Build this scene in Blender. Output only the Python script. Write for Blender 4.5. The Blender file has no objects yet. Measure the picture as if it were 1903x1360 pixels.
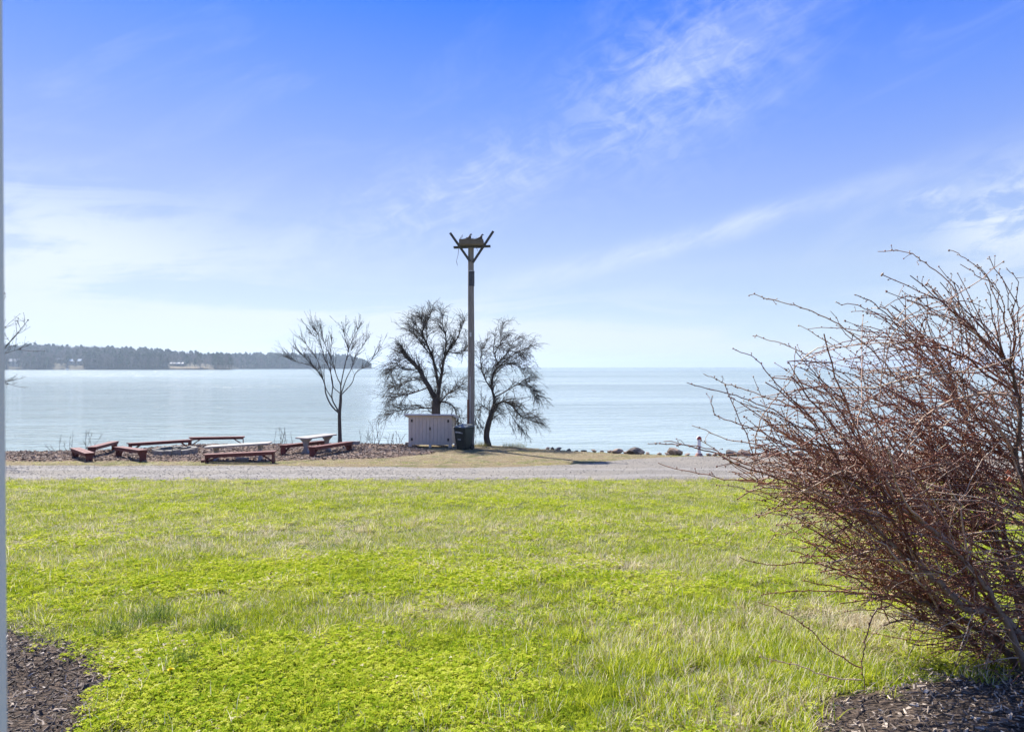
import bpy, bmesh, math, random
import numpy as np
from mathutils import Vector, Matrix

R = math.radians
rng = np.random.default_rng(11)
random.seed(11)
SC = bpy.context.scene
COL = SC.collection
F = 1300.0            # focal length in photograph pixels
CAMZ = 5.0            # camera height above the water (water is z = 0)
HOR = 681.5

# ------------------------------------------------------------------ camera
cam_d = bpy.data.cameras.new('camera')
cam = bpy.data.objects.new('camera', cam_d)
COL.objects.link(cam)
cam_d.sensor_width = 36.0
cam_d.lens = F / 1903.0 * 36.0
cam.location = (0, 0, CAMZ)
cam.rotation_euler = (R(90) + math.atan(1.5 / F), 0, 0)
cam_d.clip_start = 0.05
cam_d.clip_end = 60000
cam_d.dof.use_dof = True
cam_d.dof.focus_distance = 16.0
cam_d.dof.aperture_fstop = 11.0
SC.camera = cam

# ------------------------------------------------------------------ light
SUN_EL = R(48.0)
SUN_AZ = R(-35.0)      # measured from +Y (into the picture) towards +X
sun_dir = Vector((math.sin(SUN_AZ) * math.cos(SUN_EL), math.cos(SUN_AZ) * math.cos(SUN_EL), math.sin(SUN_EL)))
sl = bpy.data.lights.new('sun', 'SUN')
sl.energy = 4.8
sl.angle = R(0.5)
sl.color = (1.0, 0.955, 0.89)
so = bpy.data.objects.new('sun', sl)
COL.objects.link(so)
so.rotation_euler = sun_dir.to_track_quat('Z', 'Y').to_euler()
so.location = (-30, 40, 60)

VS = SC.view_settings
SC.display_settings.display_device = 'sRGB'
VS.view_transform = 'Standard'
VS.look = 'None'
VS.exposure = 1.15
VS.gamma = 1.0
VS.use_curve_mapping = False

SC.render.engine = 'CYCLES'
cy = SC.cycles
cy.max_bounces = 4
cy.diffuse_bounces = 2
cy.glossy_bounces = 2
cy.transmission_bounces = 4
cy.transparent_max_bounces = 6
cy.volume_bounces = 0
cy.caustics_reflective = False
cy.caustics_refractive = False
cy.use_denoising = True
cy.sample_clamp_indirect = 4.0
cy.sample_clamp_direct = 14.0


# node helper -------------------------------------------------------
class NT:
    def __init__(self, tree):
        self.t = tree
        tree.nodes.clear()

    def n(self, typ, ins=None, **props):
        nd = self.t.nodes.new(typ)
        for k, v in props.items():
            setattr(nd, k, v)
        if ins:
            for k, v in ins.items():
                s = nd.inputs[k]
                if hasattr(v, 'is_linked') or isinstance(v, bpy.types.NodeSocket):
                    self.t.links.new(v, s)
                else:
                    s.default_value = v
        return nd

    def m(self, op, a, b=0.0, c=0.0, clamp=False):
        nd = self.n('ShaderNodeMath', operation=op, use_clamp=clamp)
        for i, v in enumerate((a, b, c)):
            if isinstance(v, bpy.types.NodeSocket):
                self.t.links.new(v, nd.inputs[i])
            else:
                nd.inputs[i].default_value = v
        return nd.outputs[0]

    def ss(self, v, lo, hi, to0=0.0, to1=1.0):
        nd = self.n('ShaderNodeMapRange', {'From Min': lo, 'From Max': hi, 'To Min': to0, 'To Max': to1},
                    interpolation_type='SMOOTHSTEP')
        self.t.links.new(v, nd.inputs['Value'])
        return nd.outputs[0]

    def mix(self, f, a, b, blend='MIX'):
        nd = self.n('ShaderNodeMix', data_type='RGBA', blend_type=blend)
        for i, v in ((0, f), (6, a), (7, b)):
            if isinstance(v, bpy.types.NodeSocket):
                self.t.links.new(v, nd.inputs[i])
            else:
                nd.inputs[i].default_value = v if i == 0 else (tuple(v) + (1.0,))[:4]
        return nd.outputs[2]

    def noise(self, vec, scale, detail=4, rough=0.55, dist=0.0, lac=2.0):
        nd = self.n('ShaderNodeTexNoise', {'Scale': scale, 'Detail': detail, 'Roughness': rough,
                                           'Distortion': dist, 'Lacunarity': lac})
        if vec is not None:
            self.t.links.new(vec, nd.inputs['Vector'])
        return nd.outputs['Fac']

    def mapping(self, vec, scale=(1, 1, 1), rot=(0, 0, 0), loc=(0, 0, 0)):
        nd = self.n('ShaderNodeMapping', {'Scale': scale, 'Rotation': rot, 'Location': loc})
        self.t.links.new(vec, nd.inputs['Vector'])
        return nd.outputs[0]

    def ramp(self, fac, stops):
        nd = self.n('ShaderNodeValToRGB')
        cr = nd.color_ramp
        while len(cr.elements) < len(stops):
            cr.elements.new(0.5)
        for e, (p, c) in zip(cr.elements, stops):
            e.position = p
            e.color = tuple(c) + (1.0,)
        self.t.links.new(fac, nd.inputs[0])
        return nd.outputs[0]


# ------------------------------------------------------------------ sky
world = bpy.data.worlds.new('World')
SC.world = world
world.use_nodes = True
W = NT(world.node_tree)
world.cycles.sampling_method = 'MANUAL'
world.cycles.sample_map_resolution = 256
sky = W.n('ShaderNodeTexSky', sky_type='NISHITA', sun_disc=False)
sky.sun_elevation = SUN_EL
sky.sun_rotation = SUN_AZ
sky.altitude = 0.0
sky.air_density = 1.0
sky.dust_density = 0.4
sky.ozone_density = 2.0
tc = W.n('ShaderNodeTexCoord')
sep = W.n('ShaderNodeSeparateXYZ', {'Vector': tc.outputs['Generated']})
az = W.m('MULTIPLY', W.m('ARCTAN2', sep.outputs[0], sep.outputs[1]), 180 / math.pi)      # degrees
el = W.m('MULTIPLY', W.m('ARCSINE', sep.outputs[2]), 180 / math.pi)
ael = W.n('ShaderNodeCombineXYZ', {0: az, 1: el, 2: 0.0}).outputs[0]
# the blue of the clear sky, paler towards the horizon, greyed overhead out of view
tint_ = W.ramp(W.m('DIVIDE', el, 50.0, clamp=True), [(0.0, (0.43, 0.52, 0.78)), (0.02, (0.43, 0.52, 0.77)), (0.072, (0.55, 0.58, 0.72)),
                                                    (0.158, (0.70, 0.64, 0.72)), (0.286, (0.56, 0.55, 0.75)), (0.406, (0.335, 0.435, 0.78)),
                                                    (0.555, (0.085, 0.285, 0.80)), (0.75, (0.17, 0.32, 0.70)), (1.0, (0.26, 0.37, 0.62))])  # unseen sky overhead made greyer so it casts less blue light
skyb = W.n('ShaderNodeSeparateColor', {'Color': sky.outputs[0]}).outputs[2]
even = W.m('MULTIPLY', W.m('POWER', W.m('DIVIDE', 6.6, W.m('MAXIMUM', skyb, 0.5)), 0.85), 1.5)   # evens out the glow towards the sun
SKYCOL = W.n('ShaderNodeVectorMath', {0: W.mix(1.0, sky.outputs[0], tint_, 'MULTIPLY'), 'Scale': even}, operation='SCALE').outputs[0]


def rs(vec, scale, rot=0.0, loc=(0, 0, 0)):
    """rotate first, then stretch"""
    return W.mapping(W.mapping(vec, rot=(0, 0, R(-rot))), scale=(scale[0], scale[1], 1), loc=loc)


def gblob(ca, ce, ra, re, rot=0.0):
    mp = W.mapping(W.n('ShaderNodeVectorMath', {0: ael, 1: (-ca, -ce, 0)}, operation='ADD').outputs[0],
                   rot=(0, 0, R(-rot)))
    mp2 = W.n('ShaderNodeVectorMath', {0: mp, 1: (1 / ra, 1 / re, 0)}, operation='MULTIPLY').outputs[0]
    ln = W.n('ShaderNodeVectorMath', {0: mp2}, operation='LENGTH').outputs['Value']
    return W.m('EXPONENT', W.m('MULTIPLY', W.m('MULTIPLY', ln, ln), -1.0))


wis = W.noise(rs(ael, (0.055, 0.20), 22), 1.0, 6, 0.6, 0.9)
fib = W.noise(rs(ael, (0.10, 0.24), -40, (2.3, 0.4, 0)), 1.0, 6, 0.58, 2.2)
wis2 = W.noise(rs(ael, (0.045, 0.30), 2, (3.1, 1.7, 0)), 1.0, 6, 0.62, 0.7)
fine = W.noise(rs(ael, (0.30, 0.60), 20, (1.1, 4.7, 0)), 1.0, 6, 0.65, 1.0)
m_streak = W.m('MAXIMUM', gblob(-4, 14.2, 13, 3.0, 21), gblob(12.5, 21.5, 10, 5.2, 25))
m_left = W.m('MAXIMUM', gblob(-33, 7.6, 13, 4.4, -5), gblob(-12, 3.2, 18, 2.0, 0))
m_right = W.m('MAXIMUM', gblob(35.5, 9.6, 4.2, 3.0, 25), gblob(31, 11.6, 1.6, 0.7, 10))
m_line = gblob(12, 9.5, 15, 0.85, 13)
m_low = W.ss(el, 8.5, 0.5)
d1 = W.m('MULTIPLY', m_streak, W.m('ADD', W.ss(W.m('ADD', W.m('MULTIPLY', fib, 0.35), W.m('MULTIPLY', fine, 0.65)), 0.40, 0.66, 0.02, 0.36), W.ss(wis, 0.42, 0.66, 0.0, 0.22)))
d2 = W.m('MULTIPLY', m_left, W.ss(W.m('ADD', wis2, W.m('MULTIPLY', fine, 0.25)), 0.48, 0.68, 0.10, 1.0))
d3 = W.m('MULTIPLY', m_right, W.ss(W.m('ADD', wis2, W.m('MULTIPLY', fine, 0.8)), 0.74, 1.02, 0.05, 1.0))
d6 = W.m('MULTIPLY', m_line, W.ss(W.m('ADD', wis, W.m('MULTIPLY', fine, 0.4)), 0.5, 0.85, 0.12, 0.70))
d4 = W.m('MULTIPLY', m_low, W.ss(wis2, 0.38, 0.62, 0.15, 0.88))
d5 = W.m('MULTIPLY', W.ss(el, 0.0, 14.0), W.ss(wis, 0.50, 0.80, 0.0, 0.16))
den = W.m('ADD', W.m('ADD', W.m('ADD', d1, d2), W.m('ADD', W.m('ADD', d3, d6), d4)), d5, clamp=True)
CLOUD = W.n('ShaderNodeRGB')
CLOUD.outputs[0].default_value = (6.1, 6.8, 7.6, 1)
skymix = W.mix(den, SKYCOL, CLOUD.outputs[0])
bg = W.n('ShaderNodeBackground', {'Color': skymix, 'Strength': 0.06})
W.n('ShaderNodeOutputWorld', {'Surface': bg.outputs[0]})


# ------------------------------------------------------------------ helpers
def tag(o, label=None, cat=None, group=None, kind=None):
    if label:
        o['label'] = label
    if cat:
        o['category'] = cat
    if group:
        o['group'] = group
    if kind:
        o['kind'] = kind
    return o


def empty(name, loc=(0, 0, 0), rz=0.0):
    o = bpy.data.objects.new(name, None)
    COL.objects.link(o)
    o.location = loc
    o.rotation_euler = (0, 0, rz)
    o.empty_display_size = 0.2
    return o


def mesh_obj(name, me, mat=None, parent=None, link=True):
    o = bpy.data.objects.new(name, me)
    if link:
        COL.objects.link(o)
    if mat is not None:
        me.materials.append(mat)
    if parent is not None:
        o.parent = parent
    return o


class MB:
    """collects geometry for ONE mesh"""

    def __init__(self):
        self.v = []
        self.f = []

    def add(self, vs, fs):
        b = len(self.v)
        self.v += [tuple(p) for p in vs]
        self.f += [tuple(i + b for i in f) for f in fs]
        return self

    def hexa(self, p):
        return self.add(p, [(0, 3, 2, 1), (4, 5, 6, 7), (0, 1, 5, 4), (1, 2, 6, 5), (2, 3, 7, 6), (3, 0, 4, 7)])

    def box(self, x0, x1, y0, y1, z0, z1):
        return self.hexa([(x0, y0, z0), (x1, y0, z0), (x1, y1, z0), (x0, y1, z0),
                          (x0, y0, z1), (x1, y0, z1), (x1, y1, z1), (x0, y1, z1)])

    def bar(self, a, b, w, h, side=(0, 1, 0)):
        a, b = Vector(a), Vector(b)
        t = (b - a).normalized()
        s = Vector(side)
        s = (s - t * s.dot(t)).normalized()
        u = t.cross(s).normalized()
        s *= w / 2
        u *= h / 2
        return self.hexa([a - s - u, a + s - u, a + s + u, a - s + u, b - s - u, b + s - u, b + s + u, b - s + u])

    def cyl(self, a, b, ra, rb, n=12, caps=True):
        a, b = Vector(a), Vector(b)
        t = (b - a).normalized()
        s = t.orthogonal().normalized()
        u = t.cross(s)
        vs = []
        for c, r in ((a, ra), (b, rb)):
            for k in range(n):
                an = 2 * math.pi * k / n
                vs.append(c + s * (r * math.cos(an)) + u * (r * math.sin(an)))
        fs = [(k, (k + 1) % n, n + (k + 1) % n, n + k) for k in range(n)]
        if caps:
            fs += [tuple(range(n))[::-1], tuple(range(n, 2 * n))]
        return self.add(vs, fs)

    def prism(self, prof, axis_a, axis_b, origin, ext):
        """profile (a,b) points in plane axis_a/axis_b, extruded by vector ext"""
        A, B, O, E = Vector(axis_a), Vector(axis_b), Vector(origin), Vector(ext)
        n = len(prof)
        p0 = [O + A * a + B * b for a, b in prof]
        p1 = [p + E for p in p0]
        fs = [tuple(range(n))[::-1], tuple(range(n, 2 * n))]
        fs += [(k, (k + 1) % n, n + (k + 1) % n, n + k) for k in range(n)]
        return self.add(p0 + p1, fs)

    def build(self, name, mat, parent=None, smooth=False, bevel=0.0):
        me = bpy.data.meshes.new(name)
        me.from_pydata(self.v, [], self.f)
        bm = bmesh.new()
        bm.from_mesh(me)
        bmesh.ops.recalc_face_normals(bm, faces=bm.faces)
        if bevel:
            bmesh.ops.bevel(bm, geom=bm.edges[:], offset=bevel, segments=1, affect='EDGES', profile=0.5)
        bm.to_mesh(me)
        bm.free()
        if smooth:
            me.polygons.foreach_set('use_smooth', [True] * len(me.polygons))
        return mesh_obj(name, me, mat, parent)


def np_mesh(name, v, f, attrs=None, smooth=True):
    """v (N,3), f (M,k) arrays -> mesh data, attrs: dict name->per vertex floats"""
    v = np.asarray(v, np.float32)
    f = np.asarray(f, np.int32)
    me = bpy.data.meshes.new(name)
    me.vertices.add(len(v))
    me.vertices.foreach_set('co', v.ravel())
    k = f.shape[1]
    me.loops.add(f.size)
    me.loops.foreach_set('vertex_index', f.ravel())
    me.polygons.add(len(f))
    me.polygons.foreach_set('loop_start', np.arange(0, f.size, k, dtype=np.int32))
    if smooth:
        me.polygons.foreach_set('use_smooth', np.ones(len(f), bool))
    for nm, a in (attrs or {}).items():
        at = me.attributes.new(nm, 'FLOAT', 'POINT')
        at.data.foreach_set('value', np.asarray(a, np.float32))
    me.update(calc_edges=True)
    me.validate()
    return me


class Tubes:
    """many tapered tubes in one mesh"""

    def __init__(self, sides=4):
        self.V, self.Fc, self.T = [], [], []
        self.n = 0
        self.s = sides
        an = np.arange(sides) * 2 * np.pi / sides
        self.ca, self.sa = np.cos(an), np.sin(an)

    def add(self, P, rad, tint=None):
        P = np.asarray(P, float)
        n, s = len(P), self.s
        rad = np.broadcast_to(np.asarray(rad, float), (n,))
        T = np.gradient(P, axis=0)
        T /= np.linalg.norm(T, axis=1, keepdims=True) + 1e-9
        tot = P[-1] - P[0]
        ref = np.zeros(3)
        ref[int(np.argmin(np.abs(tot)))] = 1.0
        A = np.cross(T, ref)
        A /= np.linalg.norm(A, axis=1, keepdims=True) + 1e-9
        B = np.cross(T, A)
        ring = P[:, None, :] + rad[:, None, None] * (A[:, None, :] * self.ca[None, :, None] + B[:, None, :] * self.sa[None, :, None])
        self.V.append(ring.reshape(-1, 3))
        i = np.arange(n - 1)[:, None] * s
        k = np.arange(s)[None, :]
        k2 = (k + 1) % s
        q = np.stack([i + k, i + k2, i + s + k2, i + s + k], -1).reshape(-1, 4) + self.n
        self.Fc.append(q)
        self.T.append(np.full(n * s, rng.random() if tint is None else tint))
        self.n += n * s

    def buds(self, C, r):
        """little octahedra at points C"""
        C = np.asarray(C, float)
        if len(C) == 0:
            return
        o = np.array([[1, 0, 0], [0, 1, 0], [-1, 0, 0], [0, -1, 0], [0, 0, 1.3], [0, 0, -1.0]])
        r = np.broadcast_to(np.asarray(r, float), (len(C),))
        v = C[:, None, :] + o[None] * r[:, None, None]
        fq = np.array([[0, 1, 4, 4], [1, 2, 4, 4], [2, 3, 4, 4], [3, 0, 4, 4], [1, 0, 5, 5], [2, 1, 5, 5], [3, 2, 5, 5], [0, 3, 5, 5]])
        # quads only: use two rings of degenerate-free quads instead (a bud as a 4-sided box of quads)
        o2 = np.array([[-.7, -.7, -.8], [.7, -.7, -.8], [.7, .7, -.8], [-.7, .7, -.8], [-.5, -.5, 1], [.5, -.5, 1], [.5, .5, 1], [-.5, .5, 1]])
        v = C[:, None, :] + o2[None] * r[:, None, None]
        fq = np.array([[0, 3, 2, 1], [4, 5, 6, 7], [0, 1, 5, 4], [1, 2, 6, 5], [2, 3, 7, 6], [3, 0, 4, 7]])
        self.V.append(v.reshape(-1, 3))
        self.Fc.append((fq[None] + (np.arange(len(C)) * 8)[:, None, None]).reshape(-1, 4) + self.n)
        self.T.append(np.repeat(rng.random(len(C)), 8))
        self.n += len(C) * 8

    def build(self, name, mat, parent=None, origin=(0, 0, 0)):
        v = np.concatenate(self.V) - np.asarray(origin)
        me = np_mesh(name, v, np.concatenate(self.Fc), {'tint': np.concatenate(self.T)})
        return mesh_obj(name, me, mat, parent)


# ------------------------------------------------------------------ terrain heights
PROF_Y = np.array([-14, 0.0, 3.6, 12.0, 20.6, 21.6, 22.6, 26.0, 29.0, 33.0, 40.0])
PROF_Z = np.array([-1.3, -1.62, -1.90, -2.65, -3.43, -3.50, -3.54, -3.60, -3.72, -3.88, -4.16]) + CAMZ
EDGE_X = np.array([-70, -40, -24, -20.8, -18.6, -17.6, -16.4, -12.8, -8.4, -4.8, -1.4, 0.2, 1.25, 2.5, 4.65, 7.9, 21, 40, 70.0])
EDGE_Y = np.array([29, 30, 31.2, 31.7, 32.2, 33.2, 36.0, 36.2, 36.7, 36.0, 35.9, 34.6, 33.3, 32.4, 30.6, 29.6, 29.4, 29.2, 29.0])


def vnoise(x, y, s=0):
    x = np.asarray(x, float)
    y = np.asarray(y, float)
    return (np.sin(x * 1.7 + 1.3 * np.sin(y * 1.1 + s) + s) + np.sin(y * 2.3 + 1.7 * np.sin(x * 0.9 - s) + 2 * s)
            + 0.6 * np.sin(x * 4.1 - y * 3.3 + s) + 0.4 * np.sin(x * 7.9 + y * 6.1 + 3 * s)) / 3.0


def edge_y(x):
    return np.interp(x, EDGE_X, EDGE_Y) + 0.12 * vnoise(np.asarray(x) * 1.5, 0.0, 2.0)


def G(x, y):
    x = np.asarray(x, float)
    y = np.asarray(y, float)
    z = np.interp(y, PROF_Y, PROF_Z) + 0.018 * vnoise(x * 0.8, y * 0.8)
    over = np.clip((y - edge_y(x)) / 1.6, 0, 1)
    return z - over * 2.2


def road_far(x):
    return np.interp(x, [-70, -24, -8, -3, 0, 2.2, 4.5, 7.5, 21, 70], [25.4, 25.4, 25.2, 24.65, 24.8, 25.6, 27.6, 29.0, 29.0, 28.8]) + 0.13 * vnoise(np.asarray(x) * 1.3, 1.0, 5)


def road_near(x):
    return 21.55 + 0.16 * vnoise(np.asarray(x) * 1.1, 3.0, 1) + 0.07 * vnoise(np.asarray(x) * 5.3, 1.0, 6) + 0.0 * np.asarray(x)


def bed_left_top(x):      # y of the left mulch bed's outer edge
    return np.interp(x, [-12, -5, -3.95, -3.5, -3.16, -2.77, -2.48, -2.36, -2.25, -2.2], [5.9, 5.7, 5.48, 5.18, 4.99, 4.74, 4.3, 3.99, 3.6, 2.2]) + 0.05 * vnoise(np.asarray(x) * 6, 0.5, 3)


def bed_right_top(x):
    return np.interp(x, [1.42, 1.58, 1.86, 2.21, 2.54, 3.3, 4.6, 6.0, 8.0], [2.0, 3.7, 4.1, 4.22, 4.36, 4.55, 4.9, 5.0, 5.0]) + 0.05 * vnoise(np.asarray(x) * 6, 0.2, 4)


def P(px, py, d):
    return np.array([(px - 951.5) / F * d, d, CAMZ - (py - HOR) / F * d])


# ------------------------------------------------------------------ materials
MATS = {}


def mat(name, fn):
    m = bpy.data.materials.new(name)
    m.use_nodes = True
    t = NT(m.node_tree)
    out = fn(t)
    t.n('ShaderNodeOutputMaterial', {'Surface': out})
    MATS[name] = m
    return m


def bumped(t, h, dist, strength=1.0):
    return t.n('ShaderNodeBump', {'Height': h, 'Distance': dist, 'Strength': strength}).outputs[0]


def pbsdf(t, col, rough=0.7, spec=0.3, normal=None, **kw):
    ins = {'Base Color': col if isinstance(col, bpy.types.NodeSocket) else tuple(col) + (1,), 'Roughness': rough, 'Specular IOR Level': spec}
    if normal is not None:
        ins['Normal'] = normal
    ins.update(kw)
    return t.n('ShaderNodeBsdfPrincipled', ins).outputs[0]


def objco(t):
    return t.n('ShaderNodeTexCoord').outputs['Object']


def worldpos(t):
    return t.n('ShaderNodeNewGeometry').outputs['Position']


def attr(t, name, typ='GEOMETRY'):
    return t.n('ShaderNodeAttribute', attribute_name=name, attribute_type=typ).outputs['Fac']


def m_ground(t):
    p = worldpos(t)
    n1 = t.noise(p, 0.9, 5)
    n2 = t.noise(p, 14, 6, 0.65)
    n3 = t.noise(p, 60, 4, 0.6)
    soil = t.ramp(n2, [(0.3, (0.10, 0.075, 0.045)), (0.55, (0.24, 0.19, 0.11)), (0.75, (0.36, 0.29, 0.18))])
    green = t.ramp(n2, [(0.3, (0.035, 0.06, 0.012)), (0.7, (0.10, 0.14, 0.03))])
    yy = t.n('ShaderNodeSeparateXYZ', {'Vector': p}).outputs[1]
    lawnf = t.ss(yy, 22.3, 21.3)
    patch = t.m('MULTIPLY', t.ss(n1, 0.5, 0.62), 0.5)
    c = t.mix(t.m('MAXIMUM', t.m('MULTIPLY', lawnf, 0.85), patch), soil, green)
    return pbsdf(t, c, 0.95, 0.1, bumped(t, t.m('ADD', n2, t.m('MULTIPLY', n3, 0.4)), 0.05))


def m_road(t):
    p = worldpos(t)
    n1 = t.noise(p, 0.5, 4)
    st = t.n('ShaderNodeTexVoronoi', {'Vector': p, 'Scale': 16.0}, feature='F1')
    st2 = t.n('ShaderNodeTexVoronoi', {'Vector': p, 'Scale': 42.0}, feature='F1')
    n2 = t.noise(p, 30, 5, 0.7)
    x = t.n('ShaderNodeSeparateXYZ', {'Vector': p}).outputs[0]
    cg = t.ramp(st.outputs['Color'], [(0.1, (0.17, 0.153, 0.13)), (0.5, (0.245, 0.225, 0.192)), (0.9, (0.35, 0.32, 0.275))])
    cf = t.ramp(st2.outputs['Color'], [(0.1, (0.15, 0.135, 0.115)), (0.5, (0.225, 0.205, 0.175)), (0.9, (0.32, 0.295, 0.25))])
    f = t.ss(t.m('ADD', x, t.m('MULTIPLY', n1, 5.0)), -1.0, 7.0)
    c = t.mix(f, cg, cf)
    yy = t.n('ShaderNodeSeparateXYZ', {'Vector': p}).outputs[1]
    wob = t.m('ADD', yy, t.m('MULTIPLY', n1, 1.2))
    rut = t.m('MAXIMUM', t.ss(t.m('ABSOLUTE', t.m('SUBTRACT', wob, 23.1)), 0.45, 0.1), t.ss(t.m('ABSOLUTE', t.m('SUBTRACT', wob, 24.8)), 0.45, 0.1))
    c = t.mix(t.m('MULTIPLY', rut, 0.45), c, (0.36, 0.34, 0.31))
    c = t.mix(t.m('MULTIPLY', t.ss(n1, 0.42, 0.66), 0.4), c, (0.30, 0.265, 0.21))
    h = t.m('ADD', t.m('MULTIPLY', t.m('SUBTRACT', 1.0, st.outputs['Distance']), 0.6), n2)
    return pbsdf(t, c, 0.9, 0.2, bumped(t, h, 0.05))


def m_mulchbase(t, dark, mid, light):
    p = worldpos(t)
    n2 = t.noise(p, 25, 6, 0.7)
    st = t.n('ShaderNodeTexVoronoi', {'Vector': t.mapping(p, scale=(1, 2.2, 1)), 'Scale': 26.0}, feature='F1')
    c = t.ramp(t.m('MULTIPLY', t.m('ADD', n2, st.outputs['Distance']), 0.6), [(0.25, dark), (0.5, mid), (0.75, light)])
    return pbsdf(t, c, 0.95, 0.1, bumped(t, t.m('ADD', n2, st.outputs['Distance']), 0.03))


mat('ground', m_ground)
mat('road', m_road)
mat('bed', lambda t: m_mulchbase(t, (0.016, 0.012, 0.009), (0.055, 0.042, 0.032), (0.15, 0.11, 0.08)))
mat('pitmulch', lambda t: m_mulchbase(t, (0.06, 0.042, 0.03), (0.18, 0.122, 0.09), (0.33, 0.24, 0.18)))


def m_chip(pal):
    def fn(t):
        p = objco(t)
        tint = attr(t, 'tint', 'INSTANCER')
        c = t.ramp(tint, pal)
        n = t.noise(t.mapping(p, scale=(1, 8, 8)), 60, 3)
        c = t.mix(t.m('MULTIPLY', n, 0.5), c, (0.03, 0.025, 0.02))
        return pbsdf(t, c, 0.8, 0.25)
    return fn


mat('chip_dark', m_chip([(0.0, (0.055, 0.042, 0.031)), (0.4, (0.17, 0.132, 0.098)), (0.66, (0.32, 0.25, 0.19)), (0.86, (0.58, 0.47, 0.35)), (1.0, (0.80, 0.70, 0.56))]))
mat('chip_red', m_chip([(0.0, (0.08, 0.05, 0.035)), (0.4, (0.20, 0.132, 0.095)), (0.75, (0.33, 0.235, 0.175)), (1.0, (0.52, 0.42, 0.33))]))
mat('stone_chip', m_chip([(0.0, (0.16, 0.142, 0.118)), (0.4, (0.25, 0.226, 0.192)), (0.75, (0.33, 0.305, 0.26)), (1.0, (0.48, 0.445, 0.385))]))


def m_grass(t):
    tint = attr(t, 'tint', 'INSTANCER')
    dry = attr(t, 'dry', 'INSTANCER')
    bl = attr(t, 'bl')
    tip = attr(t, 'tip')
    g = t.ramp(t.m('ADD', t.m('MULTIPLY', bl, 0.60), t.m('MULTIPLY', tint, 0.45)),
               [(0.0, (0.040, 0.105, 0.008)), (0.35, (0.20, 0.305, 0.018)), (0.65, (0.42, 0.48, 0.040)), (1.0, (0.68, 0.67, 0.15))])
    s = t.ramp(bl, [(0.0, (0.30, 0.22, 0.11)), (0.5, (0.58, 0.48, 0.30)), (1.0, (0.85, 0.78, 0.60))])
    bl2 = t.m('FRACT', t.m('MULTIPLY', bl, 7.13))
    isdry = t.m('LESS_THAN', bl2, dry)
    c = t.mix(isdry, g, s)
    c = t.mix(t.m('MULTIPLY', t.ss(tip, 0.35, 0.0), 0.35), c, (0.10, 0.09, 0.03))
    a = pbsdf(t, c, 0.6, t.m('MULTIPLY', isdry, 0.25))
    tr = t.n('ShaderNodeBsdfTranslucent', {'Color': t.mix(t.m('SUBTRACT', 0.35, t.m('MULTIPLY', isdry, 0.25)), c, (0.80, 0.79, 0.03), 'MIX')}).outputs[0]
    return t.n('ShaderNodeMixShader', {0: 0.45, 1: a, 2: tr}).outputs[0]


mat('grass', m_grass)


def m_bark(c0, c1, c2, sc=9.0):
    def fn(t):
        p = objco(t)
        tint = attr(t, 'tint')
        n = t.noise(t.mapping(p, scale=(1, 1, 0.3)), sc, 6, 0.65)
        c = t.ramp(t.m('ADD', t.m('MULTIPLY', n, 0.6), t.m('MULTIPLY', tint, 0.4)), [(0.2, c0), (0.5, c1), (0.8, c2)])
        return pbsdf(t, c, 0.75, 0.25, bumped(t, n, 0.02))
    return fn


mat('bark_grey', m_bark((0.03, 0.025, 0.022), (0.075, 0.062, 0.052), (0.15, 0.125, 0.105)))
mat('bark_pale', m_bark((0.028, 0.022, 0.018), (0.075, 0.060, 0.049), (0.15, 0.12, 0.10)))
mat('bark_twig', m_bark((0.02, 0.015, 0.011), (0.05, 0.038, 0.029), (0.11, 0.085, 0.066)))
mat('shrub_stem', m_bark((0.09, 0.055, 0.033), (0.20, 0.13, 0.085), (0.36, 0.26, 0.18), 25))


def m_twig(t):
    tint = attr(t, 'tint')
    n = t.noise(objco(t), 7, 3)
    c = t.ramp(t.m('ADD', t.m('MULTIPLY', n, 0.3), t.m('MULTIPLY', tint, 0.7)),
               [(0.08, (0.055, 0.026, 0.016)), (0.33, (0.19, 0.058, 0.030)), (0.58, (0.31, 0.13, 0.07)), (0.85, (0.60, 0.45, 0.30))])
    return pbsdf(t, c, 0.5, 0.45)


mat('shrub_twig', m_twig)


def m_wood(base, var=0.35, scale=4.0, stretch=(1, 12, 12), rough=0.7, dirt=(0.1, 0.07, 0.05)):
    def fn(t):
        p = objco(t)
        n = t.noise(t.mapping(p, scale=stretch), scale, 5, 0.6)
        n2 = t.noise(p, 3.0, 4)
        dk = tuple(c * (1 - var) for c in base)
        lt = tuple(min(1, c * (1 + var)) for c in base)
        c = t.ramp(n, [(0.3, dk), (0.5, base), (0.72, lt)])
        c = t.mix(t.m('MULTIPLY', t.ss(n2, 0.55, 0.75), 0.35), c, dirt)
        return pbsdf(t, c, rough, 0.3, bumped(t, n, 0.004))
    return fn


mat('bench_red', m_wood((0.135, 0.036, 0.030), 0.3, dirt=(0.22, 0.10, 0.085)))
mat('concrete', m_wood((0.36, 0.33, 0.29), 0.18, 6, (3, 3, 3), 0.85, (0.28, 0.26, 0.23)))
mat('stone_ring', m_wood((0.27, 0.245, 0.20), 0.35, 5, (2, 2, 2), 0.9, (0.06, 0.055, 0.05)))
mat('ash', m_wood((0.03, 0.028, 0.026), 0.5, 9, (2, 2, 2), 0.95, (0.10, 0.095, 0.09)))
mat('char_log', m_wood((0.025, 0.02, 0.018), 0.5, 9, (2, 2, 2), 0.8, (0.12, 0.11, 0.1)))
mat('block_grey', m_wood((0.20, 0.20, 0.20), 0.3, 6, (2, 2, 2), 0.9))
mat('shed_paint', m_wood((0.66, 0.53, 0.41), 0.12, 3, (8, 8, 1), 0.65, (0.50, 0.39, 0.29)))
mat('shed_roof', m_wood((0.62, 0.58, 0.58), 0.10, 3, (3, 3, 3), 0.55, (0.45, 0.42, 0.42)))
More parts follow.
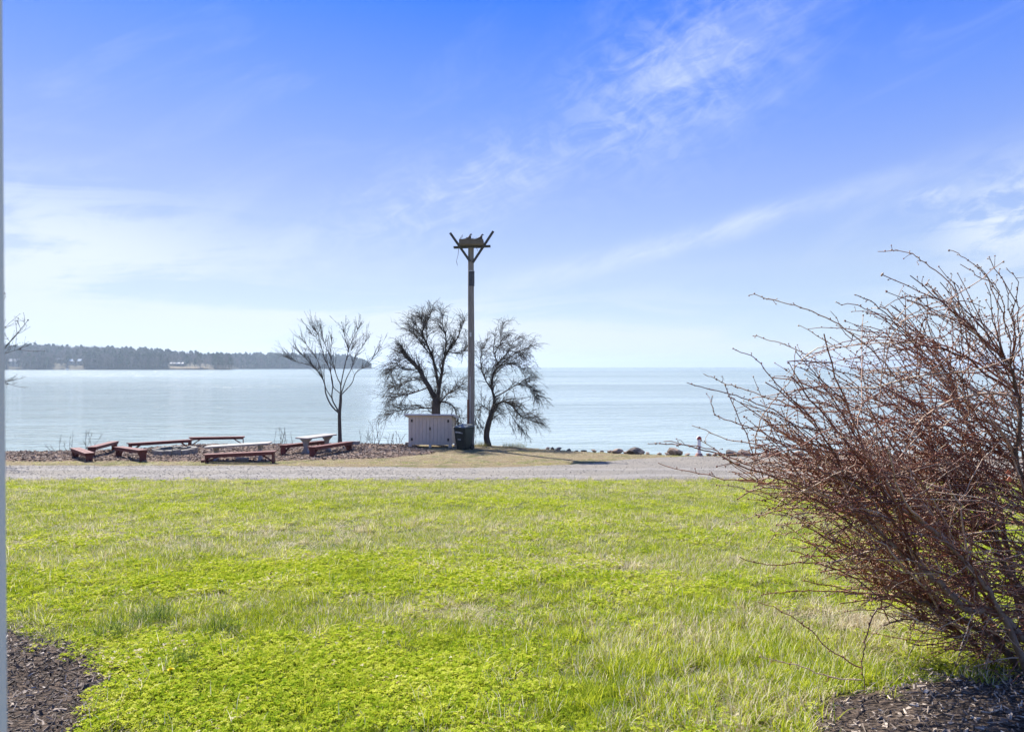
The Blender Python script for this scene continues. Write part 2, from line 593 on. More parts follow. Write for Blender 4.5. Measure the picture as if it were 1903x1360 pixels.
mat('iron', m_wood((0.04, 0.025, 0.022), 0.3, 8, (3, 3, 3), 0.5))
mat('pole_wood', m_wood((0.24, 0.205, 0.17), 0.35, 3, (9, 9, 0.5), 0.85, (0.12, 0.10, 0.085)))
mat('band_metal', m_wood((0.06, 0.06, 0.065), 0.25, 6, (3, 3, 3), 0.5))
mat('rust_pipe', m_wood((0.17, 0.075, 0.045), 0.35, 6, (6, 6, 1), 0.7))
mat('cable_white', m_wood((0.55, 0.53, 0.50), 0.1, 6, (3, 3, 3), 0.6))
mat('platform_wood', m_wood((0.16, 0.125, 0.085), 0.35, 4, (1, 9, 9), 0.85))
mat('brace_wood', m_wood((0.075, 0.07, 0.06), 0.3, 4, (4, 4, 4), 0.8))
mat('nest_stick', m_wood((0.10, 0.08, 0.06), 0.4, 8, (3, 3, 3), 0.9))
mat('feather_dark', m_wood((0.05, 0.038, 0.03), 0.4, 20, (3, 3, 3), 0.7))
mat('feather_white', m_wood((0.70, 0.68, 0.63), 0.1, 20, (3, 3, 3), 0.7, (0.5, 0.46, 0.4)))
mat('beak', m_wood((0.03, 0.03, 0.03), 0.2, 8, (3, 3, 3), 0.4))
mat('bin_plastic', m_wood((0.014, 0.022, 0.020), 0.2, 12, (2, 2, 2), 0.45, (0.04, 0.05, 0.045)))
mat('bin_lid_lit', m_wood((0.10, 0.115, 0.11), 0.2, 12, (2, 2, 2), 0.4, (0.15, 0.15, 0.15)))  # the lid's highlight is put into its colour, paler than the body
mat('bin_print', m_wood((0.45, 0.47, 0.47), 0.2, 40, (2, 2, 2), 0.6))
mat('tyre', m_wood((0.02, 0.02, 0.02), 0.2, 12, (2, 2, 2), 0.7))
mat('post_white', m_wood((0.72, 0.68, 0.66), 0.12, 6, (4, 4, 2), 0.5, (0.45, 0.38, 0.33)))
mat('post_red', m_wood((0.36, 0.07, 0.055), 0.2, 6, (4, 4, 2), 0.5))
mat('post_base', m_wood((0.40, 0.22, 0.17), 0.25, 6, (4, 4, 2), 0.8))
mat('rock', m_wood((0.27, 0.20, 0.15), 0.5, 3.0, (2, 2, 2), 0.9, (0.42, 0.35, 0.29)))
mat('rock_dark', m_wood((0.12, 0.10, 0.085), 0.5, 3.0, (2, 2, 2), 0.9, (0.17, 0.15, 0.13)))
mat('frame_paint', m_wood((0.86, 0.78, 0.66), 0.05, 4, (4, 4, 1), 0.5, (0.8, 0.72, 0.6)))
mat('petal', m_wood((0.90, 0.72, 0.02), 0.15, 40, (2, 2, 2), 0.6, (0.8, 0.45, 0.02)))
mat('stalk_green', m_wood((0.13, 0.2, 0.04), 0.2, 20, (2, 2, 2), 0.6))
mat('leaf_orange', m_wood((0.62, 0.13, 0.03), 0.2, 20, (2, 2, 2), 0.5, (0.5, 0.12, 0.04)))


def m_water(t):
    p = worldpos(t)
    w1 = t.noise(t.mapping(p, scale=(0.42, 0.85, 1), rot=(0, 0, R(6))), 1.0, 3, 0.55)
    w2 = t.noise(t.mapping(p, scale=(1.3, 2.6, 1), rot=(0, 0, R(-11))), 1.0, 3, 0.55)
    w3 = t.noise(t.mapping(p, scale=(0.05, 0.12, 1), rot=(0, 0, R(-5))), 1.0, 4, 0.6)
    wind = t.noise(t.mapping(p, scale=(0.0016, 0.010, 1), rot=(0, 0, R(3))), 1.0, 4, 0.55)
    wf = t.ss(wind, 0.40, 0.62)
    h = t.m('ADD', t.m('ADD', t.m('MULTIPLY', w1, 0.62), t.m('MULTIPLY', w2, 0.16)), t.m('MULTIPLY', w3, 1.8))
    nrm = bumped(t, t.m('MULTIPLY', h, t.m('ADD', 0.7, t.m('MULTIPLY', wf, 0.7))), 0.55)
    c = t.mix(wf, (0.275, 0.335, 0.29), (0.175, 0.225, 0.195))
    far = t.ss(t.n('ShaderNodeSeparateXYZ', {'Vector': p}).outputs[1], 45.0, 500.0)      # unresolved wavelets far out
    return pbsdf(t, c, t.m('ADD', t.m('ADD', 0.05, t.m('MULTIPLY', wf, 0.05)), t.m('MULTIPLY', far, 0.12)), 0.4, nrm, IOR=1.33)


mat('water', m_water)


def m_land(t):
    p = worldpos(t)
    n = t.noise(p, 0.03, 6, 0.6)
    c = t.ramp(n, [(0.3, (0.05, 0.045, 0.03)), (0.55, (0.10, 0.085, 0.06)), (0.75, (0.13, 0.12, 0.07))])
    return pbsdf(t, c, 0.95, 0.1)


mat('far_land', m_land)
mat('field', lambda t: pbsdf(t, t.ramp(t.noise(worldpos(t), 0.06, 5), [(0.3, (0.13, 0.105, 0.065)), (0.7, (0.21, 0.165, 0.10))]), 0.95, 0.1))


def m_fartree(pal):
    def fn(t):
        tint = attr(t, 'tint', 'INSTANCER')
        n = t.noise(worldpos(t), 0.15, 3)
        c = t.ramp(t.m('ADD', t.m('MULTIPLY', tint, 0.6), t.m('MULTIPLY', n, 0.4)), pal)
        return pbsdf(t, c, 0.9, 0.1)
    return fn


mat('far_bare', m_fartree([(0.2, (0.045, 0.035, 0.032)), (0.5, (0.085, 0.065, 0.058)), (0.8, (0.14, 0.11, 0.095))]))
mat('far_pine', m_fartree([(0.2, (0.012, 0.024, 0.012)), (0.5, (0.025, 0.045, 0.02)), (0.8, (0.045, 0.065, 0.03))]))
mat('house_white', m_wood((0.66, 0.63, 0.57), 0.06, 1, (1, 1, 1), 0.7))
mat('house_tan', m_wood((0.42, 0.35, 0.25), 0.08, 1, (1, 1, 1), 0.7))
mat('house_dark', m_wood((0.10, 0.085, 0.075), 0.1, 1, (1, 1, 1), 0.7))
mat('roof_pale', m_wood((0.48, 0.48, 0.48), 0.05, 1, (1, 1, 1), 0.8))
mat('roof_blue', m_wood((0.10, 0.20, 0.34), 0.1, 1, (1, 1, 1), 0.5))
mat('pane', lambda t: pbsdf(t, (0.03, 0.04, 0.05), 0.1, 0.5))


# ------------------------------------------------------------------ the ground
def grid_mesh(name, xs, ys, zf, m, kind='structure'):
    X, Y = np.meshgrid(xs, ys)
    Z = zf(X, Y)
    nx, ny = len(xs), len(ys)
    v = np.stack([X, Y, Z], -1).reshape(-1, 3)
    i = np.arange(ny - 1)[:, None] * nx + np.arange(nx - 1)[None, :]
    f = np.stack([i, i + 1, i + nx + 1, i + nx], -1).reshape(-1, 4)
    o = mesh_obj(name, np_mesh(name, v, f), m)
    o['kind'] = kind
    return o


grid_mesh('ground', np.concatenate([np.linspace(-70, -27, 60), np.linspace(-26.7, 26.7, 215), np.linspace(27, 70, 60)]),
          np.concatenate([np.linspace(-14, 2, 30), np.linspace(2.2, 24, 110), np.linspace(24.15, 39.5, 104)]), G, MATS['ground'])


def strip(name, xs, y0f, y1f, m, lift=0.025, nv=24, feather=0.10, bump=0.0, kind='structure'):
    """a sheet laid on the ground between two edge curves; its rim dips just under the ground"""
    tv = np.concatenate([[0.0, 0.02], np.linspace(0.05, 0.95, nv), [0.98, 1.0]])
    X = np.repeat(xs[None, :], len(tv), 0)
    y0, y1 = y0f(xs), y1f(xs)
    Y = y0[None, :] + (y1 - y0)[None, :] * tv[:, None]
    Z = G(X, Y) + lift + bump * vnoise(X * 2.2, Y * 2.2, 7)
    Z[0, :] -= lift + 0.05
    Z[-1, :] -= lift + 0.05
    Z[:, 0] -= lift + 0.05
    Z[:, -1] -= lift + 0.05
    nx, ny = len(xs), len(tv)
    i = np.arange(ny - 1)[:, None] * nx + np.arange(nx - 1)[None, :]
    f = np.stack([i, i + 1, i + nx + 1, i + nx], -1).reshape(-1, 4)
    o = mesh_obj(name, np_mesh(name, np.stack([X, Y, Z], -1).reshape(-1, 3), f), m)
    o['kind'] = kind
    return o


strip('gravel_road', np.linspace(-65, 65, 520), road_near, road_far, MATS['road'], 0.03, 40)
strip('mulch_bed', np.linspace(-11, -2.23, 140), lambda x: 0.9 + 0 * x, bed_left_top, MATS['bed'], 0.03, 50, bump=0.01)
strip('mulch_bed', np.linspace(1.48, 7.5, 120), lambda x: 0.9 + 0 * x, bed_right_top, MATS['bed'], 0.03, 50, bump=0.01)


def pit_near(x):
    return np.interp(x, [-30, -18, -14, -11, -8, -5, -3.4], [27.3, 27.0, 26.95, 26.7, 27.3, 28.3, 30.5]) + 0.18 * vnoise(np.asarray(x) * 1.7, 2.0, 8)


def pit_far(x):
    return np.minimum(edge_y(x) - 0.15, np.interp(x, [-30, -6, -4.6, -3.3], [60, 60, 33.6, 31.0]))


strip('mulch_clearing', np.linspace(-29, -3.45, 220), pit_near, pit_far, MATS['pitmulch'], 0.03, 60, bump=0.015)

# water -------------------------------------------------------------
wm = MB().add([(-7400, 28.0, 0), (7400, 28.0, 0), (7400, 7400, 0), (-7400, 7400, 0)], [(0, 1, 2, 3)])
wo = wm.build('water', MATS['water'])
wo['kind'] = 'structure'

# ------------------------------------------------------------------ scatter (geometry nodes, one object of uncountable stuff)
SRC = bpy.data.collections.new('scatter_sources')      # never linked to the scene


def scatter(name, pts, rot, scl, idx, sources, attrs, label, cat, parent=None):
    coll = bpy.data.collections.new(name + '_kinds')
    for i, me in enumerate(sources):
        o = bpy.data.objects.new('%s_kind_%02d' % (name, i), me)
        coll.objects.link(o)
    me = bpy.data.meshes.new(name)
    n = len(pts)
    me.vertices.add(n)
    me.vertices.foreach_set('co', np.asarray(pts, np.float32).ravel())

    def setv(nm, a, typ, key):
        at = me.attributes.new(nm, typ, 'POINT')
        at.data.foreach_set(key, np.ascontiguousarray(a).ravel())
    setv('rot', np.asarray(rot, np.float32), 'FLOAT_VECTOR', 'vector')
    scl = np.asarray(scl, np.float32)
    if scl.ndim == 1:
        scl = np.repeat(scl[:, None], 3, 1)
    setv('scl', scl, 'FLOAT_VECTOR', 'vector')
    setv('idx', np.asarray(idx, np.int32), 'INT', 'value')
    for k, a in attrs.items():
        setv(k, np.asarray(a, np.float32), 'FLOAT', 'value')
    o = mesh_obj(name, me)
    ng = bpy.data.node_groups.new(name + '_scatter', 'GeometryNodeTree')
    ng.interface.new_socket('Geometry', in_out='INPUT', socket_type='NodeSocketGeometry')
    ng.interface.new_socket('Geometry', in_out='OUTPUT', socket_type='NodeSocketGeometry')
    gi = ng.nodes.new('NodeGroupInput')
    go = ng.nodes.new('NodeGroupOutput')
    ci = ng.nodes.new('GeometryNodeCollectionInfo')
    ci.inputs['Collection'].default_value = coll
    ci.inputs['Separate Children'].default_value = True
    ci.inputs['Reset Children'].default_value = True
    ip = ng.nodes.new('GeometryNodeInstanceOnPoints')
    ip.inputs['Pick Instance'].default_value = True

    def na(nm, typ):
        a = ng.nodes.new('GeometryNodeInputNamedAttribute')
        a.data_type = typ
        a.inputs['Name'].default_value = nm
        return a.outputs['Attribute']
    L = ng.links.new
    L(gi.outputs[0], ip.inputs['Points'])
    L(ci.outputs[0], ip.inputs['Instance'])
    L(na('idx', 'INT'), ip.inputs['Instance Index'])
    L(na('rot', 'FLOAT_VECTOR'), ip.inputs['Rotation'])
    L(na('scl', 'FLOAT_VECTOR'), ip.inputs['Scale'])
    L(ip.outputs[0], go.inputs[0])
    md = o.modifiers.new('scatter', 'NODES')
    md.node_group = ng
    tag(o, label, cat, kind='stuff')
    return o


# ---- grass blades
def clump_mesh(name, nb, rad, lmin, lmax, w, lean, curl, lie=0.0):
    V, Fq, BL, TP = [], [], [], []
    for i in range(nb):
        a = rng.random() * 2 * np.pi
        r = rad * math.sqrt(rng.random())
        p = np.array([r * math.cos(a), r * math.sin(a), -0.006])
        L = rng.uniform(lmin, lmax)
        ha = rng.random() * 2 * np.pi
        hd = np.array([math.cos(ha), math.sin(ha), 0])
        sd = np.array([-math.sin(ha), math.cos(ha), 0])
        th = abs(rng.normal(lean, 0.25)) + lie * rng.random()
        ww = w * rng.uniform(0.7, 1.3)
        cu = curl * rng.uniform(0.4, 1.6)
        b = len(V)
        bl = rng.random()
        ns = 4
        for k in range(ns):
            t = k / (ns - 1)
            wk = ww * (1 - t ** 2 * 0.92)
            V.append(p - sd * wk / 2)
            V.append(p + sd * wk / 2)
            BL += [bl, bl]
            TP += [t, t]
            p = p + (hd * math.sin(th) + np.array([0, 0, math.cos(th)])) * L / (ns - 1)
            th += cu / (ns - 1)
        for k in range(ns - 1):
            Fq.append((b + 2 * k, b + 2 * k + 1, b + 2 * k + 3, b + 2 * k + 2))
    me = np_mesh(name, V, Fq, {'bl': BL, 'tip': TP})
    me.materials.append(MATS['grass'])
    return me


def clover_mesh(name, nl, rad):
    V, Fq, BL, TP = [], [], [], []
    for i in range(nl):
        a = rng.random() * 2 * np.pi
        r = rad * math.sqrt(rng.random())
        c = np.array([r * math.cos(a), r * math.sin(a), rng.uniform(0.018, 0.052)])
        bl = rng.random()
        nrm = Vector((rng.normal(0, 0.35), rng.normal(0, 0.35), 1)).normalized()
        u = nrm.orthogonal().normalized()
        w = nrm.cross(u)
        u, w, nn = np.array(u), np.array(w), np.array(nrm)
        a0 = rng.random() * 6.28
        R0 = rng.uniform(0.009, 0.014)
        for k in range(3):
            d = u * math.cos(a0 + k * 2.094) + w * math.sin(a0 + k * 2.094)
            s = np.cross(nn, d)
            b = len(V)
            V += [c, c + d * R0 * 0.7 + s * R0 * 0.55 + nn * 0.0018, c + d * R0 * 1.15 - nn * 0.001, c + d * R0 * 0.7 - s * R0 * 0.55 + nn * 0.0018]
            BL += [bl] * 4
            TP += [1.0] * 4
            Fq.append((b, b + 1, b + 2, b + 3))
    me = np_mesh(name, V, Fq, {'bl': BL, 'tip': TP}, smooth=False)
    me.materials.append(MATS['grass'])
    return me


SRC_GRASS = [clump_mesh('lawn_green', 46, 0.085, 0.035, 0.080, 0.0042, 0.45, 0.9),
             clump_mesh('lawn_green', 40, 0.085, 0.045, 0.095, 0.0042, 0.55, 1.1),
             clump_mesh('lawn_thatch', 44, 0.10, 0.045, 0.10, 0.0034, 1.0, 0.7, 0.5),
             clump_mesh('lawn_long', 34, 0.07, 0.08, 0.155, 0.0046, 0.35, 0.9),
             clover_mesh('lawn_clover', 40, 0.085),
             clover_mesh('lawn_clover', 46, 0.095)]


def lawn_points():
    out = []
    for y0, y1, dens in ((1.5, 6.0, 300), (6.0, 9.0, 230), (9.0, 13.5, 150), (13.5, 21.9, 85)):
        hw1 = 0.735 * y1 + 2.5
        n = int((y1 - y0) * 2 * hw1 * dens)
        x = rng.uniform(-hw1, hw1, n)
        y = rng.uniform(y0, y1, n)
        k = (np.abs(x) < 0.735 * y + 2.5) & (y < road_near(x) + 0.55 * rng.random(n) ** 3 - 0.05)
        edgej = 0.10 * rng.normal(size=n)
        k &= ~((x < -2.2) & (y < bed_left_top(x) - 0.03 + edgej))
        k &= ~((x > 1.42) & (y < bed_right_top(x) - 0.03 + edgej))
        out.append(np.stack([x[k], y[k]], 1))
    return np.concatenate(out)


def blob(x, y, cx, cyy, rx, ry):
    return np.exp(-((x - cx) / rx) ** 2 - ((y - cyy) / ry) ** 2)


lp = lawn_points()
lx, ly = lp[:, 0], lp[:, 1]
nl = len(lx)
pn = vnoise(lx * 0.55, ly * 0.75, 1.0)
pn2 = vnoise(lx * 1.9, ly * 1.7, 4.0)
pn3 = vnoise(lx * 5.1, ly * 4.7, 9.0)
dry = 0.33 + 0.22 * pn2 + 0.16 * pn3
pn4 = vnoise(lx * 2.9 + 5, ly * 2.1, 6.0) + 0.7 * vnoise(lx * 1.1 - 3, ly * 1.3, 12.0)
dry += 0.20 * pn4
dry += 0.26 * blob(lx, ly, -4.0, 10.3, 5.0, 1.9) + 0.30 * blob(lx, ly, 0.2, 8.0, 1.6, 0.7) + 0.18 * blob(lx, ly, 3.0, 12.0, 5, 1.0)
dry += 0.62 * blob(lx, ly, 2.65, 5.75, 0.9, 0.50) + 0.18 * blob(lx, ly, 0, 17.6, 30, 1.5) + 0.34 * blob(lx, ly, 0, 21.4, 40, 0.9)
dry += 0.30 * blob(lx, ly, -0.8, 6.2, 1.0, 0.5) + 0.25 * blob(lx, ly, 2.4, 8.0, 1.6, 0.8)
dry -= 0.15 * blob(lx, ly, -2.0, 7.4, 3.0, 0.8) + 0.12 * blob(lx, ly, 0, 14.2, 9.0, 1.4) + 0.25 * blob(lx, ly, -0.9, 4.4, 1.6, 1.0)
dry += 0.10 * np.clip((ly - 8) / 3, 0, 1)
dry = np.clip(dry + 0.15 * rng.normal(size=nl), 0.03, 0.97)
clov = 0.15 + 0.5 * pn + 0.25 * pn2
clov += 0.8 * blob(lx, ly, -1.3, 4.3, 1.6, 0.9) + 0.4 * blob(lx, ly, -2.2, 7.3, 3.0, 0.9) + 0.3 * pn4 - 1.0 * blob(lx, ly, 1.4, 4.5, 1.1, 1.1)
clov -= 0.9 * np.clip(dry - 0.3, 0, 1)
is_clov = clov + 0.30 * rng.normal(size=nl) > 0.40
longf = 0.9 * blob(lx, ly, 1.3, 4.6, 1.0, 0.9) + 0.15
is_long = rng.random(nl) < np.clip(longf - 0.1, 0.02, 0.7)
idx = np.where(dry + 0.15 * rng.normal(size=nl) > 0.45, 2, rng.integers(0, 2, nl))
idx = np.where(is_long, 3, idx)
idx = np.where(is_clov & ~(is_long & (rng.random(nl) < .5)), rng.integers(4, 6, nl), idx)
dryc = np.where(idx >= 4, dry * 0.22, dry)
tint = np.clip(0.46 + 0.20 * pn2 + 0.20 * rng.normal(size=nl) + np.where(idx >= 4, 0.18, 0.0), 0, 1)
scl = rng.uniform(0.75, 1.2, nl) * np.interp(ly, [3, 9, 22], [0.95, 1.1, 1.25])
scl = np.where((idx == 2), scl * 1.05, scl)
rot = np.stack([rng.normal(0, 0.08, nl), rng.normal(0, 0.08, nl), rng.uniform(0, 6.28, nl)], 1)
scatter('lawn_grass', np.stack([lx, ly, G(lx, ly)], 1), rot, scl, idx, SRC_GRASS, {'tint': tint, 'dry': dryc},
        'green and straw lawn grass with clover sloping down to the road', 'grass')

# verge and dry grass between road and water
n = 9000
vx = rng.uniform(-27, 10, n)
vy = rng.uniform(25.4, 36.5, n)
k = (vy > road_far(vx) - 0.1) & (vy < edge_y(vx) + 0.2)
k &= ~((vx < -3.45) & (vy > pit_near(vx) + 0.12 * rng.normal(size=n)) & (vy < pit_far(vx)))
vx, vy = vx[k], vy[k]
nv = len(vx)
vd = np.clip(1.0 + 0.22 * vnoise(vx * 1.2, vy * 1.6, 3) - 0.22 * (vy < road_far(vx) + 0.6) + 0.1 * rng.normal(size=nv), 0.2, 0.98)
vd = np.clip(vd - 0.35 * blob(vx, vy, -9, 26.3, 30, 0.35), 0.25, 0.98)
scatter('verge_grass', np.stack([vx, vy, G(vx, vy)], 1),
        np.stack([rng.normal(0, .1, nv), rng.normal(0, .1, nv), rng.uniform(0, 6.28, nv)], 1),
        np.stack([rng.uniform(0.9, 1.6, nv), rng.uniform(0.9, 1.6, nv), rng.uniform(0.25, 0.55, nv)], 1), np.where(rng.random(nv) < 0.75, 2, 1), SRC_GRASS,
        {'tint': rng.uniform(0.2, 0.9, nv), 'dry': vd}, 'dry straw coloured grass along the shore side of the road', 'grass')


# ---- chips and stones
def chip_mesh(name, l, w, h, m, seed):
    r2 = np.random.default_rng(seed)
    mb = MB()
    j = lambda: 1 + r2.uniform(-0.35, 0.35)
    mb.hexa([(-l / 2 * j(), -w / 2 * j(), 0), (l / 2 * j(), -w / 2 * j() * .5, 0), (l / 2 * j(), w / 2 * j() * .5, 0), (-l / 2 * j(), w / 2 * j(), 0),
             (-l / 2 * j(), -w / 2 * j(), h * j()), (l / 2 * j(), -w / 2 * j() * .5, h * j()), (l / 2 * j(), w / 2 * j() * .5, h * j()), (-l / 2 * j(), w / 2 * j(), h * j())])
    o = mb.build(name, m)
    me = o.data
    bpy.data.objects.remove(o)
    return me


def stone_mesh(name, m, seed, sub=1, flat=0.7, amp=0.25):
    r2 = np.random.default_rng(seed)
    bm = bmesh.new()
    bmesh.ops.create_icosphere(bm, subdivisions=sub, radius=0.5)
    ax = [Vector(r2.normal(size=3)).normalized() for _ in range(7)]
    cut = r2.uniform(0.22, 0.42, 7)
    for v in bm.verts:
        for a_, c_ in zip(ax, cut):
            d = v.co.dot(a_)
            if d > c_:
                v.co -= a_ * (d - c_)
        v.co *= 1 + r2.uniform(-amp, amp) * 0.3
        v.co.z *= flat
    me = bpy.data.meshes.new(name)
    bm.to_mesh(me)
    bm.free()
    me.materials.append(m)
    return me


def flat_scatter(name, x, y, src, smin, smax, label, cat, lift, tilt=0.35, tints=None, power=1.0):
    n = len(x)
    s = smin + (smax - smin) * rng.random(n) ** power
    scatter(name, np.stack([x, y, G(x, y) + lift], 1),
            np.stack([rng.normal(0, tilt, n), rng.normal(0, tilt, n), rng.uniform(0, 6.28, n)], 1), s,
            rng.integers(0, len(src), n), src, {'tint': rng.random(n) if tints is None else tints}, label, cat)


CH = [chip_mesh('chip', 1.0, 0.26, 0.14, MATS['chip_dark'], s) for s in range(5)] + [chip_mesh('chip', 1.0, 0.5, 0.16, MATS['chip_dark'], s) for s in range(5, 7)] + [chip_mesh('chip', 2.2, 0.12, 0.08, MATS['chip_dark'], s) for s in range(7, 9)]
n = 24000
x = np.concatenate([rng.uniform(-5.2, -2.15, n)])
y = rng.uniform(2.0, 5.9, n)
k = y < bed_left_top(x) + 0.10 * rng.normal(size=n)
tl = np.clip(rng.beta(1.3, 1.9, n) + 0.10 * vnoise(x * 3, y * 3, 2), 0, 1)
flat_scatter('mulch_chips', x[k], y[k], CH, 0.010, 0.045, 'dark shredded wood mulch in the bed at the bottom left corner', 'mulch', 0.034, 0.42, tl[k], 2.0)
n = 20000
x = rng.uniform(1.3, 5.6, n)
y = rng.uniform(2.0, 5.4, n)
k = (x > 1.38 + 0.08 * rng.random(n)) & (y < bed_right_top(x) + 0.10 * rng.normal(size=n))
tl = np.clip(rng.beta(1.5, 1.35, n), 0, 1)
flat_scatter('mulch_chips', x[k], y[k], CH, 0.010, 0.045, 'dark and pale wood mulch beneath the large bare shrub', 'mulch', 0.034, 0.42, tl[k], 2.0)
CR = [chip_mesh('chip', 1.0, 0.35, 0.18, MATS['chip_red'], s + 20) for s in range(5)]
n = 15000
x = rng.uniform(-26, -3.4, n)
y = rng.uniform(26.4, 36.8, n)
k = (y > pit_near(x) + 0.15 * rng.normal(size=n)) & (y < pit_far(x))
flat_scatter('clearing_chips', x[k], y[k], CR, 0.06, 0.17, 'reddish brown wood chips covering the fire pit clearing', 'wood chips', 0.035, 0.3, None, 1.5)
ST = [stone_mesh('gravel', MATS['stone_chip'], s, 1) for s in range(6)]
n = 20000
x = rng.uniform(-21, 19, n)
y = rng.uniform(21.6, 29.3, n)
k = (y > road_near(x) + 0.1) & (y < road_far(x) - 0.05) & (rng.random(n) < np.interp(x, [-21, -4, 3, 19], [1.0, 0.95, 0.35, 0.22]))
flat_scatter('road_gravel', x[k], y[k], ST, 0.018, 0.06, 'loose grey gravel stones strewn over the road', 'gravel', 0.03, 0.5, None, 2.2)

# ------------------------------------------------------------------ far shore
FPX = np.array([-260, -120, 0, 60, 200, 330, 430, 470, 600, 650, 676, 692])     # near headland on the left
FD = np.array([1000, 1080, 1130, 1140, 1150, 1165, 1180, 1180, 1180, 1180, 1180, 1180.0])
FH = np.array([32, 30, 27, 27, 23, 14, 8, 8, 8, 8, 8, 8])
QPX = np.array([330, 400, 470, 600, 650, 676, 692, 700])                      # wooded point behind it
QD = np.array([1400, 1450, 1540, 1680, 1730, 1750, 1755, 1755.0])
QH = np.array([9, 10, 13, 14, 11, 4, 0.4, 0.2])


def far_pt(px, depth, q=False):
    tx, td, th = (QPX, QD, QH) if q else (FPX, FD, FH)
    d0 = np.interp(px, tx, td)
    d = d0 + depth
    h = np.interp(px, tx, th) * np.clip(depth / 230, 0, 1) ** 0.8 + np.clip(depth / 8, 0, 1) * 1.3
    return (px - 951.5) / F * d, d, h - 0.6 * (depth < 1)


def build_far():
    for name, a, b in (('far_headland', -260, 432), ('far_point', 330, 693)):
        pxs = np.linspace(a, b, 120)
        dep = np.array([-6, 0, 4, 12, 30, 60, 100, 150, 230, 330, 520.0])
        PX, DP = np.meshgrid(pxs, dep)
        if name == 'far_headland':
            PXc = np.minimum(PX, 429.9)
            X, Y, Z = far_pt(PXc, np.maximum(DP, 0))
            taper = np.clip((432 - PX) / 60, 0, 1) ** 0.5
            Z = Z * (0.25 + 0.75 * taper)
            X = (PX - 951.5) / F * Y
        else:
            X, Y, Z = far_pt(PX, np.maximum(DP, 0), True)
            X = (PX - 951.5) / F * Y
        Z = np.where(DP < 0, -1.0, Z)
        Y = np.where(DP < 0, Y - 6, Y)
        Z[:, -1] = np.minimum(Z[:, -1], -0.5)
        Z = Z + np.where(DP > 20, 1.2 * vnoise(X * 0.02, Y * 0.02), 0)
        v = np.stack([X, Y, Z], -1).reshape(-1, 3)
        nx = len(pxs)
        i = np.arange(len(dep) - 1)[:, None] * nx + np.arange(nx - 1)[None, :]
        f = np.stack([i, i + 1, i + nx + 1, i + nx], -1).reshape(-1, 4)
        o = mesh_obj(name, np_mesh(name, v, f), MATS['far_land'])
        o['kind'] = 'structure'


build_far()


def bare_far_tree(seed):
    r2 = np.random.default_rng(seed)
    tb = Tubes(3)
    H = 1.0
    tb.add([(0, 0, -0.03), (0.01, 0, 0.4), (0.0, 0.01, 0.75)], [0.018, 0.013, 0.006])
    for i in range(44):
        z = r2.uniform(0.22, 0.8)
        a = r2.random() * 6.28
        L = r2.uniform(0.16, 0.34) * (1.1 - 0.4 * z)
        up = r2.uniform(0.5, 1.4)
        d = np.array([math.cos(a), math.sin(a), up])
        d /= np.linalg.norm(d)
        p = np.array([0, 0, z])
        q = p + d * L * 0.55
        tb.add([p, q, q + (d + np.array([0, 0, .35]) + r2.normal(0, .2, 3)) * L * 0.5], [0.010, 0.008, 0.004])
    o = tb.build('tree', MATS['far_bare'])
    me = o.data
    bpy.data.objects.remove(o)
    return me


def pine_far_tree(seed):
    r2 = np.random.default_rng(seed)
    V, Fq = [], []
    for i in range(90):
        z = r2.uniform(0.35, 1.0)
        a = r2.random() * 6.28
        rr = r2.uniform(0.02, 0.18) * (1.25 - z) / 0.7
        c = np.array([rr * math.cos(a), rr * math.sin(a), z])
        s = r2.uniform(0.03, 0.075)
        u, w = r2.normal(size=3), r2.normal(size=3)
        u *= s / np.linalg.norm(u)
        w *= s / np.linalg.norm(w)
        b = len(V)
        V += [c - u - w, c + u - w, c + u + w, c - u + w]
        Fq.append((b, b + 1, b + 2, b + 3))
    for k in range(3):
        a = k * 2.1
        b = len(V)
        V += [np.array([-0.015 * math.cos(a), -0.015 * math.sin(a), -0.03]), np.array([0.015 * math.cos(a), 0.015 * math.sin(a), -0.03]),
              np.array([0.006 * math.cos(a), 0.006 * math.sin(a), 0.9]), np.array([-0.006 * math.cos(a), -0.006 * math.sin(a), 0.9])]
        Fq.append((b, b + 1, b + 2, b + 3))
    me = np_mesh('pine', V, Fq, smooth=False)
    me.materials.append(MATS['far_pine'])
    return me


FT = [bare_far_tree(s) for s in range(5)] + [pine_far_tree(s) for s in range(3)]
n = 6500
fpx = rng.uniform(-250, 690, n)
fdep = rng.uniform(6, 330, n) ** 1.0
fdep = np.where(rng.random(n) < 0.35, rng.uniform(5, 60, n), fdep)
onq = fpx > 431
back = (fpx > 340) & (fpx <= 431) & (rng.random(n) < 0.4)
onq |= back
fx, fy, fz = [np.where(onq, b_, a_) for a_, b_ in zip(far_pt(fpx, fdep), far_pt(fpx, fdep, True))]
keep = np.ones(n, bool)
